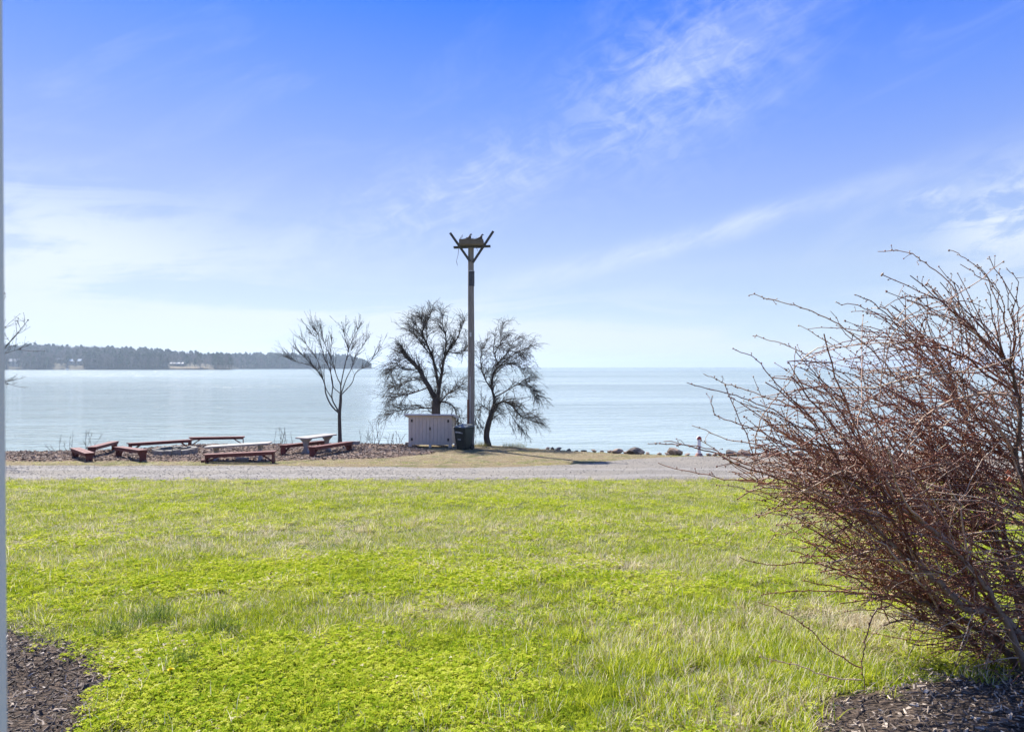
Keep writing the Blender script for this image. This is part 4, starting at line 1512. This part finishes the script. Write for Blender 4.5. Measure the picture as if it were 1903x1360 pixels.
def twigs_willow(side, zmin, dens=1.0, drop=0.9):
    def fn(C, paths):
        for pi, (w, rr) in enumerate(paths):
            L = len(w)
            lo = 0.55 if pi == 0 else 0.18
            for k in range(int(L * 3.0 * dens)):
                i = int(rng.uniform(lo, 1.0) * (L - 1))
                t = w[min(i + 1, L - 1)] - w[max(i - 1, 0)]
                t /= np.linalg.norm(t)
                out = np.array([side * rng.uniform(-0.5, 1.0), rng.normal(0, 0.6), rng.uniform(-0.05, 0.75)])
                d = 0.5 * t + out
                Lb = rng.uniform(0.5, 1.25) * (0.6 if i > 0.75 * L else 1.0)
                q = grow(C, None, w[i], d, Lb, min(0.018, rr[i] * 0.55), 0.005, 8, 0.13, (side * 0.3, 0, -drop * rng.uniform(0.2, 1.5)), 0.3)
                for j in range(rng.integers(3, 6)):
                    m = rng.integers(2, 9)
                    d2 = (q[m] - q[m - 1]) / np.linalg.norm(q[m] - q[m - 1]) + rng.normal(0, 0.42, 3)
                    q2 = grow(C, None, q[m], d2, rng.uniform(0.25, 0.7), 0.0075, 0.0035, 6, 0.11, (side * 0.2, 0, -drop * rng.uniform(0.1, 1.4)), 0.3)
                    for jj in range(2):
                        m2 = rng.integers(1, 6)
                        grow(C, None, q2[m2], d2 + rng.normal(0, 0.55, 3), rng.uniform(0.10, 0.32), 0.0055, 0.0032, 3, 0.12, (0, 0, -0.6), 0.3)
    return fn


tree('leaning_tree', 'large tangled bare tree with a broken stub limb rising behind the shed', 35.55, 810, [
    (c2((388, 1205), (386, 1100), (385, 1000), (388, 940)), 0.26, 0.20, 0, 0),
    (c2((380, 950), (350, 890), (320, 840), (290, 785), (240, 735), (210, 700), (204, 680)), 0.19, 0.09, -0.3, 0),
    (c2((395, 950), (402, 890), (415, 820), (428, 740), (450, 690), (500, 620), (545, 510)), 0.15, 0.02, 0.4, 0),
    (c2((398, 890), (385, 800), (365, 720), (335, 650), (310, 590), (335, 530), (366, 460)), 0.11, 0.018, -0.5, 0),
    (c2((365, 720), (300, 640), (262, 580), (270, 530)), 0.045, 0.015, 0.5, -0.25),
    (c2((428, 740), (440, 620), (420, 530), (432, 470)), 0.05, 0.014, 0.7, 0.1),
    (c2((290, 785), (220, 790), (170, 770), (140, 800)), 0.045, 0.014, -0.7, -0.15),
    (c2((345, 885), (250, 920), (190, 930), (130, 960)), 0.05, 0.014, 0.6, -0.1),
    (c2((375, 1000), (300, 1000), (200, 1010), (110, 1040)), 0.055, 0.014, -0.5, 0),
    (c2((392, 1000), (440, 930), (490, 900), (540, 860)), 0.06, 0.015, 0.7, 0),
    (c2((392, 960), (470, 980), (500, 1040), (510, 1100)), 0.05, 0.02, -0.2, 0.2),
    (c2((320, 840), (240, 850), (190, 880), (150, 880)), 0.04, 0.014, 0.4, -0.2),
    (c2((335, 650), (330, 560), (300, 520)), 0.035, 0.014, -0.5, -0.4),
    (c2((450, 690), (520, 700), (560, 660)), 0.04, 0.014, 0.3, 0.3),
], twigs_willow(-0.3, 0, 0.95, 0.7), MATS['bark_pale'])

tree('windswept_tree', 'smaller bare tree with drooping twigs on a leaning trunk right of the pole', 35.1, 906, [
    (c2((670, 1200), (662, 1150), (672, 1090), (690, 1030), (705, 985)), 0.165, 0.11, 0, 0),
    (c2((700, 990), (706, 950), (690, 880), (700, 820), (722, 760), (700, 690), (710, 620)), 0.11, 0.016, -0.4, 0),
    (c2((702, 990), (750, 965), (800, 985), (850, 1040), (890, 1060), (945, 1085)), 0.075, 0.012, 0.3, 0),
    (c2((710, 940), (780, 900), (840, 870), (900, 890), (950, 960)), 0.05, 0.012, -0.6, -0.1),
    (c2((722, 780), (790, 720), (840, 690), (895, 665)), 0.045, 0.012, 0.6, -0.2),
    (c2((692, 900), (650, 830), (630, 740), (640, 660)), 0.05, 0.012, 0.3, -0.1),
    (c2((690, 1020), (640, 990), (610, 1030), (600, 1080)), 0.04, 0.014, -0.4, 0),
    (c2((700, 820), (760, 770), (820, 760), (880, 830)), 0.04, 0.012, -0.2, -0.2),
    (c2((705, 700), (740, 640), (735, 570)), 0.035, 0.012, 0.4, -0.4),
    (c2((760, 965), (800, 1040), (845, 1110)), 0.03, 0.010, -0.5, 0.15),
    (c2((720, 760), (780, 690), (820, 610)), 0.03, 0.010, 0.5, -0.3),
], twigs_willow(0.4, 0, 0.85, 0.9), MATS['bark_pale'])

# the tree whose branch ends reach in at the left edge
tree('roadside_tree', 'bare tree at the left edge showing only its branch tips', 27.0, -62, [
    ([(-62, 850), (-64, 780), (-60, 700)], 0.17, 0.12, 0, 0),
    ([(-60, 705), (-30, 680), (0, 655), (25, 628), (52, 595)], 0.06, 0.010, 0.4, 0),
    ([(-60, 700), (-40, 640), (-15, 590), (8, 545)], 0.07, 0.012, -0.5, 0),
    ([(-60, 700), (-75, 620), (-70, 540), (-80, 470)], 0.08, 0.012, 0.5, 0),
    ([(-62, 720), (-100, 660), (-130, 590), (-140, 520)], 0.07, 0.012, -0.4, 0),
    ([(-10, 663), (15, 655), (38, 648)], 0.025, 0.008, 0.3, 0.3),
    ([(-62, 740), (-30, 715), (-5, 708), (14, 713)], 0.03, 0.008, -0.4, 0),
    ([(-45, 650), (-15, 625), (10, 608)], 0.03, 0.008, 0.4, -0.1),
], lambda C, p: twigs_upright(C, p, 0.75), MATS['bark_grey'])


# weeds at the water's edge ----------------------------------------
def weed(px, d, nst, hmax, spread, label, lean=0.0):
    x = (px - 951.5) / F * d
    z = float(G(x, d))
    T = Tubes(4)
    for k in range(nst):
        b = np.array([rng.normal(0, spread * 0.35), rng.normal(0, 0.2), -0.05])
        L = rng.uniform(0.45, 1.0) * hmax
        q = grow(T, None, b, (rng.normal(lean, 0.28), rng.normal(0, 0.2), 1.0), L, 0.010, 0.005, 6, 0.06, (rng.normal(0, .25), 0, 0))
        for j in range(3):
            m = rng.integers(2, 6)
            grow(T, None, q[m], (q[m] - q[m - 1]) / np.linalg.norm(q[m] - q[m - 1]) + rng.normal(0, .4, 3), L * rng.uniform(.15, .35), 0.006, 0.004, 3, 0.08)
    o = T.build('waterside_shrub', MATS['bark_grey'])
    o.location = (x, d, z)
    tag(o, label, 'shrub', 'bare saplings along the bank')


weed(118, 31.6, 6, 1.0, 0.9, 'thin bare saplings on the bank behind the leftmost bench', -0.25)
weed(165, 31.7, 6, 1.1, 0.4, 'upright bare twigs on the bank above the second bench', 0.15)
weed(307, 35.6, 9, 1.35, 0.8, 'bare sapling clump on the bank behind the fire pit', 0.1)
weed(528, 36.0, 8, 1.0, 0.9, 'bare twigs on the bank between the two grey tables')
weed(692, 36.4, 14, 1.5, 1.3, 'sparse bare saplings on the bank right of the young tree', 0.1)
weed(735, 36.3, 8, 1.0, 0.8, 'low bare twigs on the bank close to the left side of the shed')

# tussock at the foot of the windswept tree
tz = np.array([(rng.normal(-1.15, 0.45), rng.normal(34.7, 0.25)) for _ in range(60)])
tm = []


def tuft(name, x, y, nb, rad, lmin, lmax, w, label, cat='grass tuft', group=None, dry_=0.1, tint_=0.35):
    me = clump_mesh(name, nb, rad, lmin, lmax, w, 0.45, 1.0)
    o = mesh_obj(name, me)
    o.location = (x, y, float(G(x, y)))
    tag(o, label, cat, group)
    return o


def m_tuft(c0, c1, c2_):
    def fn(t):
        bl = attr(t, 'bl')
        c = t.ramp(bl, [(0.0, c0), (0.55, c1), (1.0, c2_)])
        a = pbsdf(t, c, 0.6, 0.08)
        tr = t.n('ShaderNodeBsdfTranslucent', {'Color': c}).outputs[0]
        return t.n('ShaderNodeMixShader', {0: 0.4, 1: a, 2: tr}).outputs[0]
    return fn


mat('tuft_green', m_tuft((0.05, 0.10, 0.012), (0.11, 0.18, 0.025), (0.27, 0.33, 0.08)))
mat('tuft_dry', m_tuft((0.10, 0.12, 0.03), (0.26, 0.24, 0.09), (0.42, 0.35, 0.19)))
for (px, py, nb, rad, lm, lab) in ((285, 1160, 240, 0.15, 0.24, 'dark green grass tuft at the top of the left mulch bed'),
                                   (210, 1188, 200, 0.13, 0.22, 'dark grass tuft spilling over the edge of the left mulch bed'),
                                   (412, 1178, 170, 0.13, 0.19, 'grass tuft in the clover farthest from the left mulch bed'),
                                   (336, 1240, 190, 0.10, 0.18, 'dark grass tuft just above the yellow dandelion')):
    d = 2051 / ((py - 682) - 116.2)
    o = tuft('grass_tuft', (px - 951.5) / F * d, d, nb, rad, lm * 0.5, lm, 0.004, lab, 'grass tuft', 'grass tufts by the left mulch bed')
    o.data.materials.clear()
    o.data.materials.append(MATS['tuft_green'])
for (px, d, nb, rad, lab) in ((897, 34.9, 260, 0.42, 'yellow green grass tussock at the foot of the windswept tree'), (955, 34.2, 260, 0.6, 'dry grass tussock on the bank right of the windswept tree')):
    o = tuft('grass_tussock', (px - 951.5) / F * d, d, nb, rad, 0.15, 0.38, 0.010, lab, 'grass tuft')
    o.data.materials.clear()
    o.data.materials.append(MATS['tuft_dry'])

# dandelion ---------------------------------------------------------
dx, dy = -2.13, 4.38
e = tag(empty('dandelion', (dx, dy, float(G(dx, dy)))), 'single yellow dandelion flower in the clover near the left mulch bed', 'flower')
MB().cyl((0, 0, -0.01), (0.005, -0.01, 0.07), 0.003, 0.0025, 6).build('stalk', MATS['stalk_green'], e)
V, Fq = [], []
for k in range(60):
    a = k * 2.399
    ti = k / 60
    r0, r1 = 0.002, 0.008 + 0.015 * ti
    h = 0.085 - 0.010 * ti
    c, s = math.cos(a), math.sin(a)
    b = len(V)
    V += [(r0 * c - .0022 * s, r0 * s + .0022 * c - .01, .07), (r0 * c + .0022 * s, r0 * s - .0022 * c - .01, .07), (r1 * c + .0026 * s, r1 * s - .0026 * c - .01, h), (r1 * c - .0026 * s, r1 * s + .0026 * c - .01, h)]
    Fq.append((b, b + 1, b + 2, b + 3))
mesh_obj('flower_head', np_mesh('flower_head', V, Fq, smooth=False), MATS['petal'], e)

# ------------------------------------------------------------------ marker post and rocks
mx = (1299 - 951.5) / F * 29.35
mz = float(G(mx, 29.35))
e = tag(empty('marker_post', (mx, 29.35, mz)), 'short white marker post with dark red disc top at the water edge', 'post')
MB().cyl((0, 0, 0.12), (0, 0, 0.70), 0.075, 0.075, 14).build('post', MATS['post_white'], e, bevel=0.0)
MB().cyl((0, 0.05, 0.74), (0, -0.05, 0.74), 0.10, 0.10, 18).build('rim', MATS['post_white'], e)
MB().cyl((0, -0.052, 0.74), (0, -0.066, 0.74), 0.078, 0.078, 18).build('reflector', MATS['post_red'], e)
MB().cyl((0, 0, -0.05), (0, 0, 0.12), 0.20, 0.12, 12).build('base', MATS['post_base'], e)
MB().box(-.03, .03, -.079, -.074, 0.30, 0.40).build('sticker', MATS['block_grey'], e)

RK = [(1027, 836, 8, 1), (1058, 837, 10, 1), (1085, 838, 12, 1), (1104, 839, 11, 0), (1119, 840, 7, 1), (1146, 842, 18, 0), (1164, 841, 12, 0), (1181, 840, 28, 1), (1203, 843, 9, 0),
      (1240, 843, 12, 0), (1253, 842, 27, 0), (1278, 846, 12, 0), (1318, 846, 12, 0), (1339, 846, 15, 1), (1362, 846, 24, 1), (1386, 845, 25, 0), (1406, 847, 14, 0), (1424, 847, 16, 0),
      (1440, 847, 18, 0), (1462, 847, 14, 0), (1485, 847, 22, 0), (1512, 847, 18, 1), (1545, 847, 24, 0), (1580, 847, 20, 0), (1622, 847, 26, 0), (1668, 847, 20, 0), (1715, 847, 26, 0), (1765, 847, 22, 0), (1820, 847, 26, 0), (1870, 847, 22, 1)]
_have = [r[0] for r in RK]
for _px in range(1015, 1900, 13):
    _q = _px + random.uniform(-4, 4)
    if abs(_q - 1299) > 12 and min(abs(_q - h_) for h_ in _have) > 9 and random.random() < 0.9:
        RK.append((_q, 845, random.uniform(7, 13), int(random.random() < 0.25)))
        _have.append(_q)
RK.sort()
ONES = ['first', 'second', 'third', 'fourth', 'fifth', 'sixth', 'seventh', 'eighth', 'ninth', 'tenth', 'eleventh', 'twelfth', 'thirteenth', 'fourteenth', 'fifteenth', 'sixteenth', 'seventeenth', 'eighteenth', 'nineteenth']
ORD = ONES + ['twentieth'] + ['twenty-' + w_ for w_ in ONES[:9]] + ['thirtieth'] + ['thirty-' + w_ for w_ in ONES[:9]] + ['fortieth'] + ['forty-' + w_ for w_ in ONES[:9]] + ['fiftieth'] + ['fifty-' + w_ for w_ in ONES[:9]]
nleft = sum(1 for r in RK if r[0] < 1299)
for i, (px, py, wpx, dk) in enumerate(RK):
    x = (px - 951.5) / F * 30.0
    y = float(edge_y(x)) - 0.12
    x = (px - 951.5) / F * y
    w = wpx * y / F * 1.35
    o = mesh_obj('shore_rock', stone_mesh('shore_rock', MATS['rock_dark' if dk else 'rock'], 100 + i, 2 if wpx > 14 else 1, 0.8, 0.5))
    hgt = w * (0.34 if wpx > 10 else 0.42)
    o.scale = (w, max(w * 0.8, 0.25), hgt / 0.55)
    o.rotation_euler = (random.uniform(-.15, .15), random.uniform(-.2, .2), random.uniform(0, 0.6))
    o.location = (x, y, float(G(x, y)) + hgt * 0.30)
    side, kk = ('left', nleft - 1 - i) if i < nleft else ('right', i - nleft)
    tag(o, '%s%s shore rock, %s to the %s of the white marker post' % ('dark ' if dk else 'brown ', 'small' if wpx < 13 else 'large', ORD[kk], side), 'rock', 'rocks edging the shore')

# ------------------------------------------------------------------ the big bare shrub
SB = np.array([3.42, 4.75])
sbz = float(G(*SB))
sh = tag(empty('bare_shrub', (SB[0], SB[1], sbz)), 'large leafless red brown shrub sprawling in from the right edge', 'shrub')
org = np.array([SB[0], SB[1], sbz])
S = Tubes(7)
Tw = Tubes(4)
Sp = Tubes(3)
prim = []


def P4(px, py, d):
    return P(px, py, d)


# explicit heavy stems seen in the photograph
heavy = [([(1960, 1245), (1903, 1180), (1841, 1134), (1788, 1127), (1742, 1080), (1693, 1038), (1636, 993), (1590, 940)], 4.55, 0.032, 0.008, -0.25),
         ([(1930, 1250), (1905, 1120), (1862, 1040), (1830, 960), (1780, 890), (1700, 800)], 4.8, 0.034, 0.007, 0.35),
         ([(1945, 1255), (1935, 1100), (1915, 980), (1893, 860), (1890, 740), (1860, 640)], 4.7, 0.030, 0.006, -0.2),
         ([(1900, 1250), (1850, 1190), (1790, 1150), (1730, 1130), (1660, 1085)], 4.6, 0.024, 0.007, -0.1),
         ([(1890, 1250), (1840, 1160), (1790, 1060), (1720, 960), (1640, 880)], 5.0, 0.026, 0.007, 0.3),
         ([(1920, 1250), (1880, 1060), (1840, 900), (1790, 760), (1740, 660)], 5.0, 0.026, 0.006, 0.5),
         ([(1915, 1250), (1850, 1120), (1760, 1010), (1650, 930), (1540, 880)], 4.5, 0.022, 0.006, -0.3),
         ([(1985, 1250), (1990, 1080), (1985, 900), (1970, 740)], 4.75, 0.028, 0.006, 0.1),
         ([(2010, 1250), (2060, 1080), (2110, 930), (2150, 800)], 4.85, 0.028, 0.006, 0.3),
         ([(2020, 1250), (2110, 1120), (2200, 1010), (2290, 940)], 4.7, 0.024, 0.006, -0.2),
         ([(1870, 1255), (1790, 1180), (1710, 1150), (1640, 1160)], 4.7, 0.016, 0.005, 0.1)]
for pl, d, r0, r1, yd in heavy:
    w = smooth_path(limb_world(pl, d, 0, yd), 5)
    w[0, 2] = G(w[0, 0], w[0, 1]) - 0.05
    w[1:] += rng.normal(0, 0.008, (len(w) - 1, 3))
    rr = np.linspace(r0, r1, len(w))
    S.add(w - org, rr, rng.random())
    prim.append((w, rr))

ENV_Y = np.array([440, 470, 510, 550, 600, 650, 720, 800, 860, 920, 980, 1050, 1100, 1150, 1200, 1260])
ENV_X = np.array([1880, 1800, 1730, 1650, 1570, 1490, 1410, 1370, 1350, 1400, 1450, 1510, 1570, 1640, 1700, 1790])


def inside(p, slack=0.0):
    px = 951.5 + p[0] / p[1] * F
    py = HOR - (p[2] - CAMZ) / p[1] * F
    if px > 2000:
        return (px - 2000) < 330 and py > 470 + 0.25 * (px - 2000)
    return px > np.interp(py, ENV_Y, ENV_X) - slack and py > 470 and p[2] > G(p[0], p[1]) + 0.04


def shoot(P0, th, yc, L, r0, r1, bend, sgn=-1, free=False):
    """a long arching shoot; th = angle above the horizontal in the plane facing the camera"""
    n = max(5, int(L / 0.085))
    p = np.array(P0, float)
    slack = 130 * rng.random() ** 2.2 - 35
    pts = [p.copy()]
    for i in range(n):
        th += rng.normal(0, 0.07)
        th2 = th + bend * (i / n) + rng.normal(0, 0.11)
        d = np.array([sgn * math.cos(th2), yc + rng.normal(0, 0.16), math.sin(th2)])
        d /= np.linalg.norm(d)
        p = p + d * L / n
        if not free and not inside(p, slack) and i > 1:
            break
        pts.append(p.copy())
    if len(pts) < 4:
        return None
    return np.array(pts), np.linspace(r0, r1, n + 1)[:len(pts)]


def add_shoot(pts, rr, spur=1.0):
    Tw.add(pts - org, rr)
    m = len(pts)
    seg = np.linalg.norm(np.diff(pts, axis=0), axis=1).sum()
    ns = int(seg / 0.062 * spur)
    for k in range(ns):
        i = rng.integers(1, m)
        f = rng.random()
        q = pts[i - 1] * (1 - f) + pts[i] * f
        t = pts[i] - pts[i - 1]
        t /= np.linalg.norm(t)
        d = 0.6 * t + rng.normal(0, 0.7, 3) + np.array([0, 0, 0.25])
        d /= np.linalg.norm(d)
        Ls = 0.010 + 0.075 * rng.random() ** 2.5
        e_ = q + d * Ls
        if Ls > 0.03:
            md = q + d * Ls * 0.5 + rng.normal(0, 0.006, 3)
            Sp.add(np.array([q, md, e_]) - org, [0.0022, 0.0019, 0.0013])
        else:
            Sp.add(np.array([q, e_]) - org, [0.0026, 0.0016])
        Sp.buds([e_ - org], 0.0042)
    kn = int(seg / 0.045 * spur)
    ii = rng.integers(0, m, kn)
    Sp.buds(pts[ii] + rng.normal(0, 0.0022, (kn, 3)) - org, rng.uniform(0.0036, 0.0062, kn))


sec = []
for w, rr in prim:
    L = len(w)
    for k in range(13):
        i = int(rng.uniform(0.22, 0.98) * (L - 1))
        px = 951.5 + w[i][0] / w[i][1] * F
        sgn = -1 if (px < 1990 or rng.random() < 0.25) else 1
        s = shoot(w[i], rng.normal(0.85, 0.35), rng.normal(0, 0.35), rng.uniform(0.45, 1.1), min(0.010, rr[i] * 0.8), 0.004, rng.normal(-0.45, 0.3), sgn)
        if s:
            add_shoot(*s, spur=0.7)
            sec.append(s)
tert = []
allp = prim * 2 + sec
for k in range(830):
    w, rr = allp[rng.integers(0, len(allp))]
    i = int(rng.uniform(0.28, 0.98) * (len(w) - 1))
    if w[i][2] - sbz < 0.75 and rng.random() < 0.5:
        continue
    px = 951.5 + w[i][0] / w[i][1] * F
    sgn = -1 if (px < 1990 or rng.random() < 0.3) else 1
    if rng.random() < 0.10:
        sgn = -sgn
    s = shoot(w[i], rng.normal(0.52, 0.40), rng.normal(0, 0.30), rng.uniform(0.35, 1.15), 0.0042, 0.0017, rng.normal(-0.40, 0.35), sgn)
    if s:
        add_shoot(*s, spur=0.85)
        tert.append(s)
for k in range(900):
    w, rr = tert[rng.integers(0, len(tert))]
    i = int(rng.uniform(0.1, 0.8) * (len(w) - 1))
    sgn = -1 if rng.random() < 0.75 else 1
    s = shoot(w[i], rng.normal(0.5, 0.6), rng.normal(0, 0.35), rng.uniform(0.15, 0.5), 0.0034, 0.0018, rng.normal(-0.3, 0.4), sgn)
    if s:
        add_shoot(*s, spur=0.6)
# upright shoots filling the top near the frame edge
for k in range(260):
    w, rr = [prim[1], prim[2], prim[5], prim[7], prim[4]][rng.integers(0, 5)]
    i = int(rng.uniform(0.45, 1.0) * (len(w) - 1))
    s = shoot(w[i], rng.normal(1.0, 0.35), rng.normal(0, 0.3), rng.uniform(0.4, 1.0), 0.005, 0.0020, rng.normal(-0.35, 0.35), -1 if rng.random() < 0.8 else 1)
    if s:
        add_shoot(*s, spur=0.7)
# lone shoots that reach out past the mass
hero = [([(1800, 700), (1793, 600), (1770, 530), (1720, 488), (1690, 470), (1632, 466)], 4.6, 0.005),
        ([(1680, 720), (1620, 650), (1560, 605), (1500, 575), (1450, 560), (1391, 547)], 4.5, 0.005),
        ([(1620, 740), (1560, 700), (1500, 660), (1450, 638), (1398, 624)], 4.6, 0.004),
        ([(1520, 800), (1470, 740), (1430, 700), (1400, 665), (1364, 647)], 4.4, 0.004),
        ([(1560, 830), (1480, 760), (1400, 730), (1350, 712), (1306, 694)], 4.4, 0.0042),
        ([(1540, 850), (1450, 770), (1380, 740), (1320, 722), (1275, 713)], 4.5, 0.0042),
        ([(1500, 860), (1430, 810), (1380, 790), (1330, 770), (1322, 736)], 4.3, 0.004),
        ([(1600, 990), (1480, 905), (1390, 870), (1320, 838), (1260, 825), (1206, 822)], 4.2, 0.006),
        ([(1420, 880), (1360, 850), (1310, 832), (1232, 818)], 4.25, 0.004),
        ([(1480, 860), (1420, 830), (1350, 815), (1285, 790)], 4.5, 0.004),
        ([(1560, 930), (1470, 900), (1380, 895), (1300, 880), (1222, 861)], 4.4, 0.0045),
        ([(1397, 885), (1402, 850), (1410, 790), (1440, 740), (1470, 705), (1480, 650)], 4.3, 0.0042),
        ([(1640, 900), (1630, 800), (1640, 690), (1655, 610), (1700, 560), (1727, 545)], 4.5, 0.0045),
        ([(1640, 700), (1660, 620), (1720, 570), (1780, 550)], 4.6, 0.004),
        ([(1700, 640), (1640, 590), (1600, 570), (1556, 562)], 4.7, 0.004),
        ([(1720, 660), (1660, 600), (1620, 560), (1585, 548)], 4.4, 0.004),
        ([(1860, 640), (1850, 560), (1830, 510), (1800, 485), (1766, 464)], 4.7, 0.004),
        ([(1880, 640), (1860, 570), (1850, 530), (1820, 515), (1785, 488)], 4.5, 0.004),
        ([(1895, 640), (1890, 560), (1890, 520), (1868, 497)], 4.8, 0.004),
        ([(1640, 1110), (1560, 1060), (1500, 1045), (1440, 1050), (1375, 1036)], 4.3, 0.0045),
        ([(1680, 1120), (1620, 1105), (1540, 1098), (1480, 1098), (1416, 1105)], 4.4, 0.0045),
        ([(1600, 1240), (1540, 1205), (1480, 1150), (1408, 1117)], 4.15, 0.0042),
        ([(1600, 1262), (1540, 1256), (1480, 1235), (1412, 1220)], 4.15, 0.0042),
        ([(1655, 1122), (1625, 1140), (1608, 1190), (1602, 1240), (1606, 1300)], 4.2, 0.006),
        ([(1600, 1000), (1520, 955), (1440, 930), (1370, 905), (1330, 900)], 4.5, 0.004),
        ([(1560, 960), (1480, 960), (1420, 955), (1358, 976)], 4.4, 0.0035),
        ([(1660, 640), (1600, 560), (1580, 590), (1555, 563)], 4.9, 0.003)]
for pl, d, r0 in hero[:-1]:
    w = smooth_path(limb_world(pl, d, 0, -0.15), 5)
    w[1:] += rng.normal(0, 0.004, (len(w) - 1, 3))
    add_shoot(w, np.linspace(r0, 0.0021, len(w)), spur=0.6)
# fine dead twigs low in the shrub
for k in range(520):
    w, rr = prim[rng.integers(0, len(prim))]
    i = int(rng.uniform(0.03, 0.45) * (len(w) - 1))
    s = shoot(w[i], rng.normal(0.05, 0.5), rng.normal(0, 0.5), rng.uniform(0.2, 0.7), 0.004, 0.0018, rng.normal(-0.1, 0.4), -1 if rng.random() < 0.7 else 1)
    if s:
        add_shoot(*s, spur=0.5)
S.build('stems', MATS['shrub_stem'], sh)
o = Tw.build('twigs', MATS['shrub_twig'], sh)
o['kind'] = 'stuff'
o = Sp.build('spurs_and_buds', MATS['shrub_twig'], sh)
o['kind'] = 'stuff'
# two small orange leaves caught in the shrub
for (px, py, lab) in ((1874, 877, 'small orange leaf caught high in the bare shrub'), (1876, 890, 'orange leaf just beneath the other leaf in the shrub')):
    c = P(px, py, 4.15)
    mb = MB()
    mb.add([(-.016, 0, -.006), (0, -.006, -.018), (.017, 0, -.004), (.004, .004, .016), (-.016, .003, -.006), (0, -.003, -.018), (.017, .003, -.004), (.004, .007, .016)],
           [(0, 1, 2, 3), (7, 6, 5, 4), (0, 4, 5, 1), (1, 5, 6, 2), (2, 6, 7, 3), (3, 7, 4, 0)])
    o = mb.build('dry_leaf', MATS['leaf_orange'])
    o.location = c
    tag(o, lab, 'leaf')

# ------------------------------------------------------------------ frame of the opening the picture is taken through
wy = 0.46
gz = float(G(0, wy))
e = tag(empty('window_frame', (0, wy, gz)), 'grey painted frame post, out of focus, along the left edge', 'window frame')  # window frame built down to the ground; only its left jamb is seen
H = 2.6
jx = lambda z: (-(951.5 - 9.0) / F * (wy + 0.035)) - 0.0018 * (z - CAMZ) / 0.24
fp = MATS['frame_paint']
zlo, zhi = gz, gz + H
MB().hexa([(jx(zlo) - .06, -.035, 0.0), (jx(zlo), -.035, 0.0), (jx(zlo), .035, 0.0), (jx(zlo) - .06, .035, 0.0),
           (jx(zhi) - .06, -.035, H), (jx(zhi), -.035, H), (jx(zhi), .035, H), (jx(zhi) - .06, .035, H)]).build('jamb', fp, e)
MB().box(1.30, 1.36, -.035, .035, 0.0, H).build('jamb', fp, e)
MB().box(jx(zhi) - .06, 1.36, -.035, .035, H + .001, H + .07).build('head', fp, e)
MB().box(jx(zlo) + .002, 1.298, -.05, .05, -0.02, 0.03).build('sill', fp, e)

# ------------------------------------------------------------------ haze over the water
def m_haze():
    m = bpy.data.materials.new('haze')
    m.use_nodes = True
    t = NT(m.node_tree)
    v = t.n('ShaderNodeVolumePrincipled', {'Color': (0.66, 0.83, 1.0, 1), 'Density': HAZE, 'Anisotropy': 0.35})
    t.n('ShaderNodeOutputMaterial', {'Volume': v.outputs[0]})
    return m


HAZE = 0.00017
hz = MB().box(-7600, 7600, -60, 7600, -6.0, 75.0).build('haze', m_haze())
hz['kind'] = 'stuff'
tag(hz, 'pale blue haze lying over the far water', 'haze')
